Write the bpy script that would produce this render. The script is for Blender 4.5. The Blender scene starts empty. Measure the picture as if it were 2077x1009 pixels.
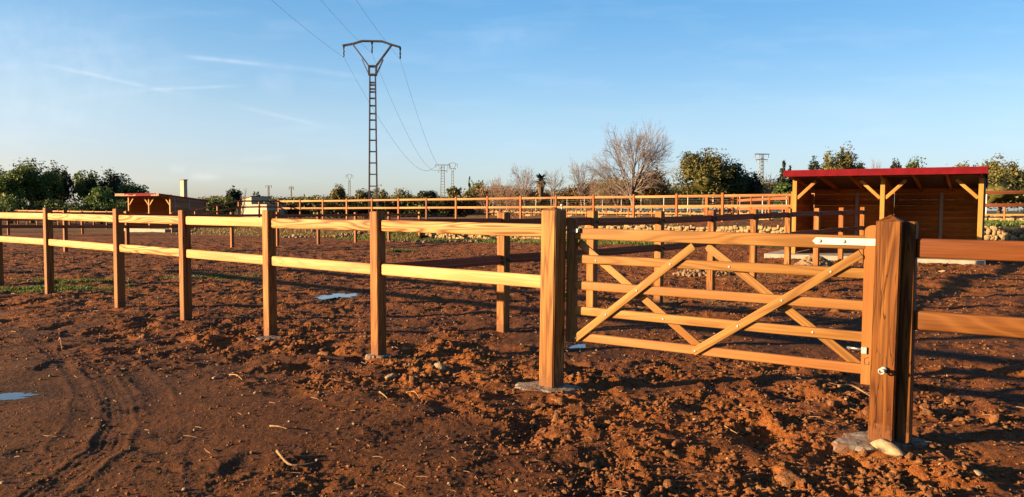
import bpy, bmesh, math, random
import numpy as np
from mathutils import Vector, Matrix
R = math.radians
scene = bpy.context.scene
COL = scene.collection
rnd = random.Random(7)

# ------------------------------------------------------------------ camera, sky, sun, exposure
CAM_H, PITCH, ROLL, FPX = 1.55, R(3.0), R(0.30), 1568.0
W_, H_ = 2077.0, 1009.0
FWD = Vector((0, math.cos(PITCH), -math.sin(PITCH)))
UP0 = Vector((0, math.sin(PITCH), math.cos(PITCH)))
RT = Vector((1, 0, 0)) * math.cos(ROLL) + UP0 * math.sin(ROLL)
UP = Vector((-1, 0, 0)) * math.sin(ROLL) + UP0 * math.cos(ROLL)
cam_d = bpy.data.cameras.new('camera')
cam_d.sensor_width = 36; cam_d.lens = FPX / W_ * 36; cam_d.clip_end = 6000; cam_d.clip_start = 0.05
cam = bpy.data.objects.new('camera', cam_d); COL.objects.link(cam)
m = Matrix.Identity(4)
for i in range(3):
    m[i][0] = RT[i]; m[i][1] = UP[i]; m[i][2] = -FWD[i]
m[2][3] = CAM_H
cam.matrix_world = m
scene.camera = cam
scene.view_settings.view_transform = 'Standard'
scene.view_settings.look = 'None'
scene.view_settings.gamma = 1
scene.view_settings.use_curve_mapping = False
scene.view_settings.exposure = 2.3

SUN_TRAVEL, SUN_EL = R(11.0), R(10.0)          # direction the light travels on the plan, from +X; elevation
tr = Vector((math.cos(SUN_TRAVEL) * math.cos(SUN_EL), math.sin(SUN_TRAVEL) * math.cos(SUN_EL), -math.sin(SUN_EL)))
sd = bpy.data.lights.new('sun', 'SUN'); sd.energy = 5.0; sd.angle = R(0.6); sd.color = (1.0, 0.66, 0.33)
sun = bpy.data.objects.new('sun', sd); COL.objects.link(sun)
sun.rotation_euler = tr.to_track_quat('-Z', 'Y').to_euler()
sun.location = (-30, -5, 20)

world = bpy.data.worlds.new('World'); scene.world = world; world.use_nodes = True
wn, wl = world.node_tree.nodes, world.node_tree.links
wn.clear()
def WN(t, **k):
    n = wn.new(t)
    for a, v in k.items(): setattr(n, a, v)
    return n
def wmath(op, a, b=None, c=None, clamp=False):
    n = WN('ShaderNodeMath', operation=op); n.use_clamp = clamp
    for i, v in enumerate((a, b, c)):
        if v is None: continue
        if isinstance(v, (int, float)): n.inputs[i].default_value = v
        else: wl.new(v, n.inputs[i])
    return n.outputs[0]
sky = WN('ShaderNodeTexSky', sky_type='NISHITA')
sky.sun_disc = False; sky.sun_elevation = R(14); sky.sun_rotation = math.atan2(-tr.x, -tr.y)
sky.air_density = 1.0; sky.dust_density = 0.6; sky.ozone_density = 2.0
tcw = WN('ShaderNodeTexCoord'); sepw = WN('ShaderNodeSeparateXYZ'); wl.new(tcw.outputs['Generated'], sepw.inputs[0])
ydir = wmath('MAXIMUM', sepw.outputs[1], 0.05)
su = wmath('DIVIDE', sepw.outputs[0], ydir)
sv = wmath('DIVIDE', sepw.outputs[2], ydir)
def skp(px, py):                                # the sky direction of a trail's end, as slopes from north
    d = FWD * FPX + RT * (px - W_ / 2) - UP * (py - H_ / 2)
    return d.x / d.y, d.z / d.y
cw = WN('ShaderNodeCombineXYZ'); wl.new(su, cw.inputs[0]); wl.new(sv, cw.inputs[1])
nz = WN('ShaderNodeTexNoise'); nz.inputs['Scale'].default_value = 7; nz.inputs['Detail'].default_value = 5
mpw = WN('ShaderNodeMapping'); mpw.inputs['Scale'].default_value = (1.0, 5.0, 1); mpw.inputs['Rotation'].default_value = (0, 0, R(-4))
wl.new(cw.outputs[0], mpw.inputs[0]); wl.new(mpw.outputs[0], nz.inputs['Vector'])
nz2 = WN('ShaderNodeTexNoise'); nz2.inputs['Scale'].default_value = 40; nz2.inputs['Detail'].default_value = 3
wl.new(cw.outputs[0], nz2.inputs['Vector'])
total = None
for (a, b, wd, st) in [((370, 114), (560, 134), .0019, .34), ((540, 130), (760, 160), .0025, .12), ((60, 124), (380, 194), .0017, .22),
                       ((270, 183), (500, 174), .0015, .22), ((470, 213), (670, 259), .0020, .17), ((20, 210), (190, 250), .006, .05),
                       ((380, 359), (450, 360), .0035, .30), ((520, 160), (600, 172), .012, .14), ((880, 115), (1180, 55), .011, .075),
                       ((960, 80), (1080, 70), .007, .05), ((0, 235), (230, 250), .012, .07), ((-250, 60), (330, 90), .035, .16), ((-200, 190), (420, 165), .03, .14), ((480, 325), (590, 318), .004, .09), ((340, 345), (380, 342), .004, .16)]:
    (ax, ay), (bx_, by_) = skp(*a), skp(*b)
    L = math.hypot(bx_ - ax, by_ - ay); ux, uy = (bx_ - ax) / L, (by_ - ay) / L
    # distance along and across the trail
    al = wmath('ADD', wmath('MULTIPLY', wmath('SUBTRACT', su, ax), ux), wmath('MULTIPLY', wmath('SUBTRACT', sv, ay), uy))
    ac = wmath('SUBTRACT', wmath('MULTIPLY', wmath('SUBTRACT', sv, ay), ux), wmath('MULTIPLY', wmath('SUBTRACT', su, ax), uy))
    q = wmath('DIVIDE', ac, wd * 1.35); q = wmath('MULTIPLY', q, q)
    t2 = wmath('DIVIDE', wmath('SUBTRACT', al, L / 2), L * 0.42); t2 = wmath('MULTIPLY', t2, t2); t2 = wmath('MULTIPLY', t2, t2)
    g = wmath('EXPONENT', wmath('MULTIPLY', wmath('ADD', q, t2), -1.0))
    g = wmath('MULTIPLY', g, st * .72)
    g = wmath('MULTIPLY', g, wmath('ADD', wmath('MULTIPLY', nz2.outputs['Fac'], 1.6), -0.1))
    total = g if total is None else wmath('ADD', total, g)
wisp = wmath('MULTIPLY', wmath('MAXIMUM', wmath('SUBTRACT', nz.outputs['Fac'], 0.5), 0), 0.25)
total = wmath('ADD', total, wisp)
fr = wmath('GREATER_THAN', sepw.outputs[1], 0.06)
total = wmath('MULTIPLY', total, fr, clamp=True)
hs = WN('ShaderNodeHueSaturation'); hs.inputs['Hue'].default_value = 0.5; hs.inputs['Saturation'].default_value = 1.12; hs.inputs['Value'].default_value = .86
wl.new(sky.outputs[0], hs.inputs['Color'])
rmp = WN('ShaderNodeValToRGB'); wl.new(sepw.outputs[2], rmp.inputs[0])
rmp.color_ramp.elements[0].position = 0.0; rmp.color_ramp.elements[0].color = (.76, .92, 1.50, 1)
rmp.color_ramp.elements[1].position = 1.0; rmp.color_ramp.elements[1].color = (.8, 1.0, 1.1, 1)
for p_, c_ in ((.055, (.86, .90, 1.24, 1)), (.12, (.96, .98, 1.12, 1)), (.25, (.72, 1.0, 1.17, 1))):
    e_ = rmp.color_ramp.elements.new(p_); e_.color = c_
east = WN('ShaderNodeMapRange'); east.inputs[1].default_value = 0.0; east.inputs[2].default_value = .55; east.inputs[3].default_value = 1.0; east.inputs[4].default_value = .82
wl.new(sepw.outputs[0], east.inputs[0])
rm2 = WN('ShaderNodeMixRGB', blend_type='MULTIPLY'); rm2.inputs[0].default_value = 1; wl.new(rmp.outputs[0], rm2.inputs[1]); wl.new(east.outputs[0], rm2.inputs[2])
wst = WN('ShaderNodeMapRange'); wst.inputs[1].default_value = -.05; wst.inputs[2].default_value = -.55; wl.new(sepw.outputs[0], wst.inputs[0])
rm3 = WN('ShaderNodeMixRGB', blend_type='MULTIPLY'); wl.new(wst.outputs[0], rm3.inputs[0]); wl.new(rm2.outputs[0], rm3.inputs[1]); rm3.inputs[2].default_value = (1.02, .90, .84, 1)
tint = WN('ShaderNodeMixRGB', blend_type='MULTIPLY'); tint.inputs[0].default_value = 1; wl.new(rm3.outputs[0], tint.inputs[2])
wl.new(hs.outputs[0], tint.inputs[1])
mixw = WN('ShaderNodeMixRGB', blend_type='MIX'); wl.new(total, mixw.inputs[0]); wl.new(tint.outputs[0], mixw.inputs[1]); mixw.inputs[2].default_value = (4.8, 5.0, 5.2, 1)
bg = WN('ShaderNodeBackground'); bg.inputs['Strength'].default_value = 0.050; wl.new(mixw.outputs[0], bg.inputs['Color'])
wo = WN('ShaderNodeOutputWorld'); wl.new(bg.outputs[0], wo.inputs[0])

# ------------------------------------------------------------------ helpers
def ray(px, py):
    d = FWD * FPX + RT * (px - W_ / 2) - UP * (py - H_ / 2)
    return d
def G(px, py, e=0.0):                 # the point at height e seen at px, py
    d = ray(px, py); t = (e - CAM_H) / d.z
    return Vector((d.x * t, d.y * t, e))
def D(px, py, dist):                  # the point dist metres to the north seen at px, py
    d = ray(px, py); t = dist / d.y
    return Vector((d.x * t, d.y * t, CAM_H + d.z * t))
def tag(o, label=None, cat=None, group=None, kind=None):
    if label: o['label'] = label
    if cat: o['category'] = cat
    if group: o['group'] = group
    if kind: o['kind'] = kind
    return o
def empty(name, loc=(0, 0, 0), rz=0.0, label=None, cat=None, group=None):
    o = bpy.data.objects.new(name, None); COL.objects.link(o); o.location = loc; o.rotation_euler = (0, 0, rz)
    o.empty_display_size = 0.2
    return tag(o, label, cat, group)
def link(name, me, parent=None, loc=(0, 0, 0), rot=(0, 0, 0), scale=(1, 1, 1)):
    o = bpy.data.objects.new(name, me); COL.objects.link(o); o.parent = parent
    o.location = loc; o.rotation_euler = rot; o.scale = scale
    return o
def mesh_np(name, v, f, mat=None, smooth=False, attr=None):
    """v (n,3), f (m,k) numpy arrays"""
    me = bpy.data.meshes.new(name)
    v = np.asarray(v, np.float32); f = np.asarray(f, np.int32)
    k = f.shape[1]
    me.vertices.add(len(v)); me.vertices.foreach_set('co', v.ravel())
    me.loops.add(f.size); me.loops.foreach_set('vertex_index', f.ravel())
    me.polygons.add(len(f)); me.polygons.foreach_set('loop_start', np.arange(0, f.size, k, dtype=np.int32))
    me.update(calc_edges=True)
    if smooth: me.polygons.foreach_set('use_smooth', np.ones(len(f), bool))
    if attr:
        for an, av in attr.items():
            a = me.attributes.new(an, 'FLOAT', 'POINT'); a.data.foreach_set('value', np.asarray(av, np.float32))
    if mat: me.materials.append(mat)
    return me
def bm_mesh(bm, name, mat, smooth=False):
    me = bpy.data.meshes.new(name); bm.to_mesh(me); bm.free()
    if mat: me.materials.append(mat)
    if smooth:
        for p in me.polygons: p.use_smooth = True
    return me
_cache = {}
def box_mesh(lx, ly, lz, bev, mat, seg=2, zoff=0.0):
    key = (round(lx, 3), round(ly, 3), round(lz, 3), bev, mat.name, seg, zoff)
    if key in _cache: return _cache[key]
    bm = bmesh.new(); bmesh.ops.create_cube(bm, size=1)
    for v in bm.verts: v.co = Vector((v.co.x * lx, v.co.y * ly, v.co.z * lz + zoff))
    if bev > 0: bmesh.ops.bevel(bm, geom=list(bm.edges), offset=bev, segments=seg, affect='EDGES', profile=0.5)
    me = bm_mesh(bm, 'box', mat); _cache[key] = me
    if bev > 0.004 and seg > 1:
        for p in me.polygons: p.use_smooth = True
        try: me.set_sharp_from_angle(angle=R(40))
        except Exception: pass
    return me
def post_mesh(w, h, mat, cap=0.0, bev=0.006, depth=0.3, w2=None):
    key = ('post', w, round(h, 3), mat.name, cap, bev, depth, w2)
    if key in _cache: return _cache[key]
    w2 = w2 or w
    bm = bmesh.new(); bmesh.ops.create_cube(bm, size=1)
    for v in bm.verts: v.co = Vector((v.co.x * w, v.co.y * w2, (h + depth) * (v.co.z + .5) - depth))
    vert_e = [e for e in bm.edges if abs(e.verts[0].co.z - e.verts[1].co.z) > .1]
    bmesh.ops.bevel(bm, geom=vert_e, offset=bev, segments=2, affect='EDGES')
    top = max(bm.faces, key=lambda f: f.calc_center_median().z)
    if cap > 0:
        r = bmesh.ops.poke(bm, faces=[top])
        for v in r['verts']: v.co.z += cap
    else:
        r = bmesh.ops.inset_region(bm, faces=[top], thickness=w * .10)
        for v in top.verts: v.co.z += w * .07
    me = bm_mesh(bm, 'post', mat); _cache[key] = me
    return me
def beam(name, a, b, wid, thk, bev, mat, parent=None, up=(0, 0, 1), seg=2):
    """length along local X from a to b, wid = local Z (up), thk = local Y"""
    a, b = Vector(a), Vector(b); x = (b - a); L = x.length; x.normalize()
    y = Vector(up).cross(x).normalized(); z = x.cross(y)
    me = box_mesh(L, thk, wid, bev, mat, seg)
    o = bpy.data.objects.new(name, me); COL.objects.link(o); o.parent = parent
    M = Matrix.Identity(4)
    c = (a + b) / 2
    for i in range(3): M[i][0] = x[i]; M[i][1] = y[i]; M[i][2] = z[i]; M[i][3] = c[i]
    o.matrix_local = M
    return o
def add_bar(bm, a, b, w, t=None, up=(0, 0, 1)):
    a, b = Vector(a), Vector(b); t = t or w
    x = b - a
    if x.length < 1e-6: return
    xn = x.normalized(); u = Vector(up)
    if abs(xn.dot(u)) > .98: u = Vector((1, 0, 0))
    y = u.cross(xn).normalized(); z = xn.cross(y)
    vs = []
    for p in (a, b):
        for sy, sz in ((-1, -1), (1, -1), (1, 1), (-1, 1)):
            vs.append(bm.verts.new(p + y * sy * t / 2 + z * sz * w / 2))
    for i in range(4):
        bm.faces.new((vs[i], vs[(i + 1) % 4], vs[4 + (i + 1) % 4], vs[4 + i]))
    bm.faces.new(vs[3::-1]); bm.faces.new(vs[4:])
def add_tube(bm, pts, rad, n=6):
    rings = []
    for i, p in enumerate(pts):
        p = Vector(p)
        d = (Vector(pts[min(i + 1, len(pts) - 1)]) - Vector(pts[max(i - 1, 0)])).normalized()
        u = Vector((0, 0, 1)) if abs(d.z) < .95 else Vector((1, 0, 0))
        y = u.cross(d).normalized(); z = d.cross(y)
        r = rad[i] if isinstance(rad, (list, tuple)) else rad
        rings.append([bm.verts.new(p + (y * math.cos(t) + z * math.sin(t)) * r) for t in [2 * math.pi * k / n for k in range(n)]])
    for a, b in zip(rings, rings[1:]):
        for k in range(n): bm.faces.new((a[k], a[(k + 1) % n], b[(k + 1) % n], b[k]))
    bm.faces.new(rings[0][::-1]); bm.faces.new(rings[-1])

# ------------------------------------------------------------------ noise in numpy
_P = np.random.RandomState(11).permutation(512).astype(np.int64)
_P = np.concatenate([_P, _P, _P])
_ga = np.random.RandomState(12).rand(512) * 2 * np.pi
_gx, _gy = np.cos(_ga), np.sin(_ga)
def pn(x, y, s=0):
    x = np.asarray(x, float) + s * 17.31; y = np.asarray(y, float) + s * 9.77
    xi = np.floor(x).astype(np.int64); yi = np.floor(y).astype(np.int64)
    xf = x - xi; yf = y - yi
    xi &= 511; yi &= 511
    u = xf * xf * xf * (xf * (xf * 6 - 15) + 10); v = yf * yf * yf * (yf * (yf * 6 - 15) + 10)
    def g(ix, iy, dx, dy):
        h = _P[(_P[ix & 511] + iy) & 511]
        return _gx[h] * dx + _gy[h] * dy
    a = g(xi, yi, xf, yf); b = g(xi + 1, yi, xf - 1, yf); c = g(xi, yi + 1, xf, yf - 1); d = g(xi + 1, yi + 1, xf - 1, yf - 1)
    return (a + u * (b - a)) * (1 - v) + (c + u * (d - c)) * v
def sm(t):
    t = np.clip(t, 0, 1); return t * t * (3 - 2 * t)

# ------------------------------------------------------------------ materials
def newmat(name):
    mt = bpy.data.materials.new(name); mt.use_nodes = True
    nt = mt.node_tree
    b = nt.nodes['Principled BSDF']
    return mt, nt, b
def nd(nt, t, ins=None, **k):
    n = nt.nodes.new(t)
    for a, v in k.items(): setattr(n, a, v)
    for a, v in (ins or {}).items():
        if isinstance(v, bpy.types.NodeSocket): nt.links.new(v, n.inputs[a])
        else: n.inputs[a].default_value = v
    return n
def mth(nt, op, a, b=0.0, clamp=False):
    n = nd(nt, 'ShaderNodeMath', {0: a, 1: b}, operation=op); n.use_clamp = clamp
    return n.outputs[0]
def ramp(nt, fac, stops):
    n = nt.nodes.new('ShaderNodeValToRGB'); nt.links.new(fac, n.inputs[0])
    e = n.color_ramp.elements
    while len(e) < len(stops): e.new(0.5)
    for i, (p, c) in enumerate(stops):
        e[i].position = p; e[i].color = (c if len(c) == 4 else (*c, 1)) if isinstance(c, tuple) else (c, c, c, 1)
    return n.outputs[0]
def mixc(nt, f, a, b, bt='MIX'):
    n = nd(nt, 'ShaderNodeMixRGB', blend_type=bt)
    for i, v in ((0, f), (1, a), (2, b)):
        if isinstance(v, bpy.types.NodeSocket): nt.links.new(v, n.inputs[i])
        elif i == 0: n.inputs[0].default_value = v
        else: n.inputs[i].default_value = (*v, 1) if len(v) == 3 else v
    return n.outputs[0]
def wood(name, light, dark, line, axis='X', zebra=0.6, rough=0.5, fine=0.35, vary=0.5, bump=0.25, cracks=0.0, mud=False):
    mt, nt, b = newmat(name)
    tc = nd(nt, 'ShaderNodeTexCoord'); oi = nd(nt, 'ShaderNodeObjectInfo')
    off = nd(nt, 'ShaderNodeVectorMath', {0: tc.outputs['Object']}, operation='ADD')
    r = mth(nt, 'MULTIPLY', oi.outputs['Random'], 37.0)
    cmb = nd(nt, 'ShaderNodeCombineXYZ', {0: r, 1: r, 2: r}); nt.links.new(cmb.outputs[0], off.inputs[1])
    def coord(lo, hi):
        s = {'X': (lo, hi, hi), 'Y': (hi, lo, hi), 'Z': (hi, hi, lo)}[axis]
        return nd(nt, 'ShaderNodeMapping', {'Vector': off.outputs[0], 'Scale': s}).outputs[0]
    n1 = nd(nt, 'ShaderNodeTexNoise', {'Vector': coord(.45, 6.0), 'Scale': 1.0, 'Detail': 2.0, 'Roughness': .45, 'Distortion': .3})
    con = mth(nt, 'SINE', mth(nt, 'MULTIPLY', n1.outputs['Fac'], 75.0))
    zeb = mth(nt, 'POWER', mth(nt, 'MULTIPLY', mth(nt, 'ADD', con, 1.0), .5), 2.2)
    n2 = nd(nt, 'ShaderNodeTexNoise', {'Vector': coord(2.0, 130.0), 'Scale': 1.0, 'Detail': 3.0, 'Roughness': .6})
    n3 = nd(nt, 'ShaderNodeTexNoise', {'Vector': coord(.8, 9.0), 'Scale': 1.0, 'Detail': 3.0})
    rz = nd(nt, 'ShaderNodeTexWhiteNoise', {'W': oi.outputs['Random']}, noise_dimensions='1D')
    base = mixc(nt, ramp(nt, n3.outputs['Fac'], [(.35, 0.0), (.68, 1.0)]), light, dark)
    zamt = mth(nt, 'MULTIPLY', zeb, mth(nt, 'MULTIPLY', ramp(nt, rz.outputs[0], [(.25, .12), (.75, 1.0)]), zebra))
    c = mixc(nt, zamt, base, line)
    c = mixc(nt, mth(nt, 'MULTIPLY', ramp(nt, n2.outputs['Fac'], [(.38, 1.0), (.60, 0.0)]), fine), c, line)
    hsv = nd(nt, 'ShaderNodeHueSaturation', {'Color': c, 'Value': mth(nt, 'ADD', mth(nt, 'MULTIPLY', oi.outputs['Random'], vary * .8), 1 - vary * .4),
                                            'Hue': mth(nt, 'ADD', mth(nt, 'MULTIPLY', rz.outputs[0], .02), .49)})
    c = mixc(nt, ramp(nt, rz.outputs[0], [(.60, 0.0), (.66, vary * 1.6 if vary < .6 else .8)]), hsv.outputs[0], nd(nt, 'ShaderNodeMixRGB', {0: 1.0, 1: hsv.outputs[0], 2: (.74, .60, .66, 1)}, blend_type='MULTIPLY').outputs[0])
    h = mth(nt, 'ADD', mth(nt, 'MULTIPLY', n2.outputs['Fac'], .6), mth(nt, 'MULTIPLY', zeb, -.3))
    if cracks:
        n4 = nd(nt, 'ShaderNodeTexNoise', {'Vector': coord(1.6, 26.0), 'Scale': 1.0, 'Detail': 2.0, 'Distortion': .2})
        cr = mth(nt, 'ABSOLUTE', mth(nt, 'SUBTRACT', n4.outputs['Fac'], .5))
        crm = ramp(nt, cr, [(.0, 1.0), (.016, 0.0)])
        n5 = nd(nt, 'ShaderNodeTexNoise', {'Vector': coord(3.0, 8.0), 'Scale': 1.0})
        crm = mth(nt, 'MULTIPLY', crm, ramp(nt, n5.outputs['Fac'], [(.47, 0.0), (.55, cracks)]))
        c = mixc(nt, crm, c, (.02, .008, .003)); h = mth(nt, 'SUBTRACT', h, mth(nt, 'MULTIPLY', crm, 2.0))
    if mud:      # dried splashes of red earth near the ground
        sz_ = nd(nt, 'ShaderNodeSeparateXYZ', {0: tc.outputs['Object']})
        n6 = nd(nt, 'ShaderNodeTexNoise', {'Vector': off.outputs[0], 'Scale': 28.0, 'Detail': 5.0, 'Roughness': .7})
        lim = mth(nt, 'SUBTRACT', mth(nt, 'MULTIPLY', n6.outputs['Fac'], .42), sz_.outputs[2])
        c = mixc(nt, mth(nt, 'MULTIPLY', ramp(nt, lim, [(.06, 0.0), (.13, 1.0)]), .8), c, (.10, .040, .016))
    nt.links.new(c, b.inputs['Base Color'])
    b.inputs['Roughness'].default_value = rough + .1; b.inputs['Specular IOR Level'].default_value = .12
    bp = nd(nt, 'ShaderNodeBump', {'Strength': bump, 'Distance': .004, 'Height': h}); nt.links.new(bp.outputs[0], b.inputs['Normal'])
    return mt
M = {}
_L, _Dk, _Ln = (.44, .235, .085), (.36, .165, .055), (.17, .055, .015)
M['rail'] = wood('rail_wood', (.40, .265, .110), (.33, .185, .066), (.11, .038, .009), 'X', .95, fine=.30, vary=.34)
M['post'] = wood('post_wood', (.26, .118, .031), (.18, .066, .013), (.065, .017, .004), 'Z', .85, vary=.4, mud=True)
M['far_rail'] = wood('far_rail_wood', (.32, .17, .062), (.26, .115, .040), (.12, .04, .012), 'X', .4, vary=.4)
M['far_post'] = wood('far_post_wood', (0.2320, 0.0957, 0.0244), (0.1763, 0.0593, 0.0146), (0.0928, 0.0268, 0.0049), 'Z', .3, vary=.6)
M['gate'] = wood('gate_wood', (.235, .128, .040), (.18, .085, .024), (.09, .036, .009), 'X', .55, vary=.3, fine=.3)
M['gate_v'] = wood('gate_stile_wood', (.21, .105, .032), (.165, .070, .018), (.085, .030, .007), 'Z', .5, vary=.2, fine=.3)
M['gpostL'] = wood('gate_post_wood', (.25, .135, .038), (.165, .066, .014), (.07, .02, .004), 'Z', 1.0, vary=.1, cracks=.3, mud=True)
M['gpostR'] = wood('red_gate_post_wood', (.16, .062, .013), (.092, .026, .0045), (.03, .007, .0015), 'Z', .9, vary=.1, cracks=1.0, bump=.5, mud=True)
M['rail_dark'] = wood('dark_rail_wood', (.070, .020, .0035), (.046, .011, .002), (.13, .048, .011), 'X', .5, vary=.1)
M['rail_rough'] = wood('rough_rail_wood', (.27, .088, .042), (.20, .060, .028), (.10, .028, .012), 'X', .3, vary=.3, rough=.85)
M['stain'] = wood('stained_board', (.29, .125, .030), (.20, .075, .016), (.08, .027, .006), 'X', .4, vary=.45, rough=.7)
M['side'] = wood('side_board', (.23, .15, .08), (.17, .105, .054), (.08, .046, .022), 'X', .35, vary=.35, rough=.7)
M['pine'] = wood('pine_post', (.29, .165, .045), (.25, .125, .032), (.14, .06, .012), 'Z', .30, vary=.1)
M['pine_x'] = wood('pine_brace', (.28, .155, .044), (.24, .12, .03), (.14, .06, .012), 'X', .30, vary=.1)
M['batten'] = wood('white_batten', (0.2320, 0.2413, 0.2506), (0.1856, 0.1949, 0.2088), (0.1392, 0.1392, 0.1485), 'Z', .1, vary=.1)
def plain(name, col, rough=.6, metal=0.0, ns=20.0, amt=.25, bump=.15, spec=.4, dist=.01):
    mt, nt, b = newmat(name)
    tc = nd(nt, 'ShaderNodeTexCoord')
    n = nd(nt, 'ShaderNodeTexNoise', {'Vector': tc.outputs['Object'], 'Scale': ns, 'Detail': 5.0, 'Roughness': .6})
    f = ramp(nt, n.outputs['Fac'], [(.3, 0.0), (.7, 1.0)])
    a = tuple(c * (1 - amt) for c in col); d = tuple(min(1, c * (1 + amt)) for c in col)
    nt.links.new(mixc(nt, f, a, d), b.inputs['Base Color'])
    b.inputs['Roughness'].default_value = rough; b.inputs['Metallic'].default_value = metal
    b.inputs['Specular IOR Level'].default_value = spec
    bp = nd(nt, 'ShaderNodeBump', {'Strength': bump, 'Distance': dist, 'Height': n.outputs['Fac']}); nt.links.new(bp.outputs[0], b.inputs['Normal'])
    return mt
M['galv'] = plain('galvanised_steel', (.26, .27, .28), .5, .2, 60, .3, .1)
M['steel'] = plain('dull_steel', (0.2400, 0.2418, 0.2442), .4, .8, 30, .15, .1)
M['pylon'] = plain('pylon_steel', (0.0800, 0.0718, 0.0651), .6, .3, 8, .3, .05)
M['pylon_pale'] = plain('pale_pylon_steel', (0.2074, 0.1966, 0.1812), .6, .2, 8, .2, .05)
M['insul'] = plain('insulator', (0.0400, 0.0312, 0.0370), .3, 0, 20, .2, .05)
M['black'] = plain('black_plastic', (0.0120, 0.0109, 0.0104), .4, 0, 30, .2, .1)
M['wire'] = plain('fence_wire', (.16, .13, .12), .7, 0, 30, .1, .0)
M['cable'] = plain('cable', (0.0800, 0.0858, 0.0962), .6, 0, 30, .1, .0)
M['red'] = plain('red_sheet_metal', (.088, .0045, .009), .7, 0, 3, .25, .04, spec=.04)
M['red_dark'] = plain('dark_red_sheet', (0.1021, 0.0181, 0.0129), .6, 0, 3, .2, .05)
M['film'] = plain('protective_film', (.36, .235, .175), .6, 0, 6, .15, .05, spec=.1)
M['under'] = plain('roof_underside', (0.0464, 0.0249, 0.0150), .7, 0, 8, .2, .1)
M['conc'] = plain('concrete', (.125, .105, .090), .95, 0, 9, .45, 1.0, dist=.02)
def stain_conc():
    mt = M['conc']; nt = mt.node_tree; b = nt.nodes['Principled BSDF']
    src = b.inputs['Base Color'].links[0].from_socket
    geo = nd(nt, 'ShaderNodeNewGeometry')
    n = nd(nt, 'ShaderNodeTexNoise', {'Vector': geo.outputs['Position'], 'Scale': 9.0, 'Detail': 6.0, 'Roughness': .7})
    c = mixc(nt, ramp(nt, n.outputs['Fac'], [(.47, 0.0), (.58, .85)]), src, (.115, .048, .020))
    nt.links.new(c, b.inputs['Base Color'])
stain_conc()
M['slab'] = plain('slab_concrete', (0.1856, 0.1742, 0.1502), .85, 0, 5, .22, .4, dist=.012)
M['plaster'] = plain('plaster', (0.2877, 0.2488, 0.1888), .85, 0, 2, .10, .2)
M['tile'] = plain('roof_tile', (0.1160, 0.0588, 0.0343), .8, 0, 4, .25, .3)
M['white'] = plain('white_paint', (.42, .40, .36), .7, 0, 6, .08, .1)
M['rock'] = plain('pale_rock', (.19, .135, .08), .9, 0, 16, .35, .8, dist=.02)
M['wallstone'] = plain('wall_stone', (.19, .135, .07), .9, 0, 5, .45, .6, dist=.03)
M['root'] = plain('dry_root', (0.1485, 0.0860, 0.0386), .8, 0, 40, .3, .4)
M['clod'] = plain('soil_clod', (.128, .060, .027), .95, 0, 60, .5, 1.0, spec=.08, dist=.02)
M['pebble'] = plain('pebble', (0.1578, 0.1086, 0.0644), .9, 0, 30, .35, .4)
M['rubble'] = plain('rubble', (0.1392, 0.0905, 0.0515), .95, 0, 12, .35, .6)
M['mark'] = plain('pressed_mark', (0.0640, 0.0234, 0.0074), .8, 0, 20, .1, 0)

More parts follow.
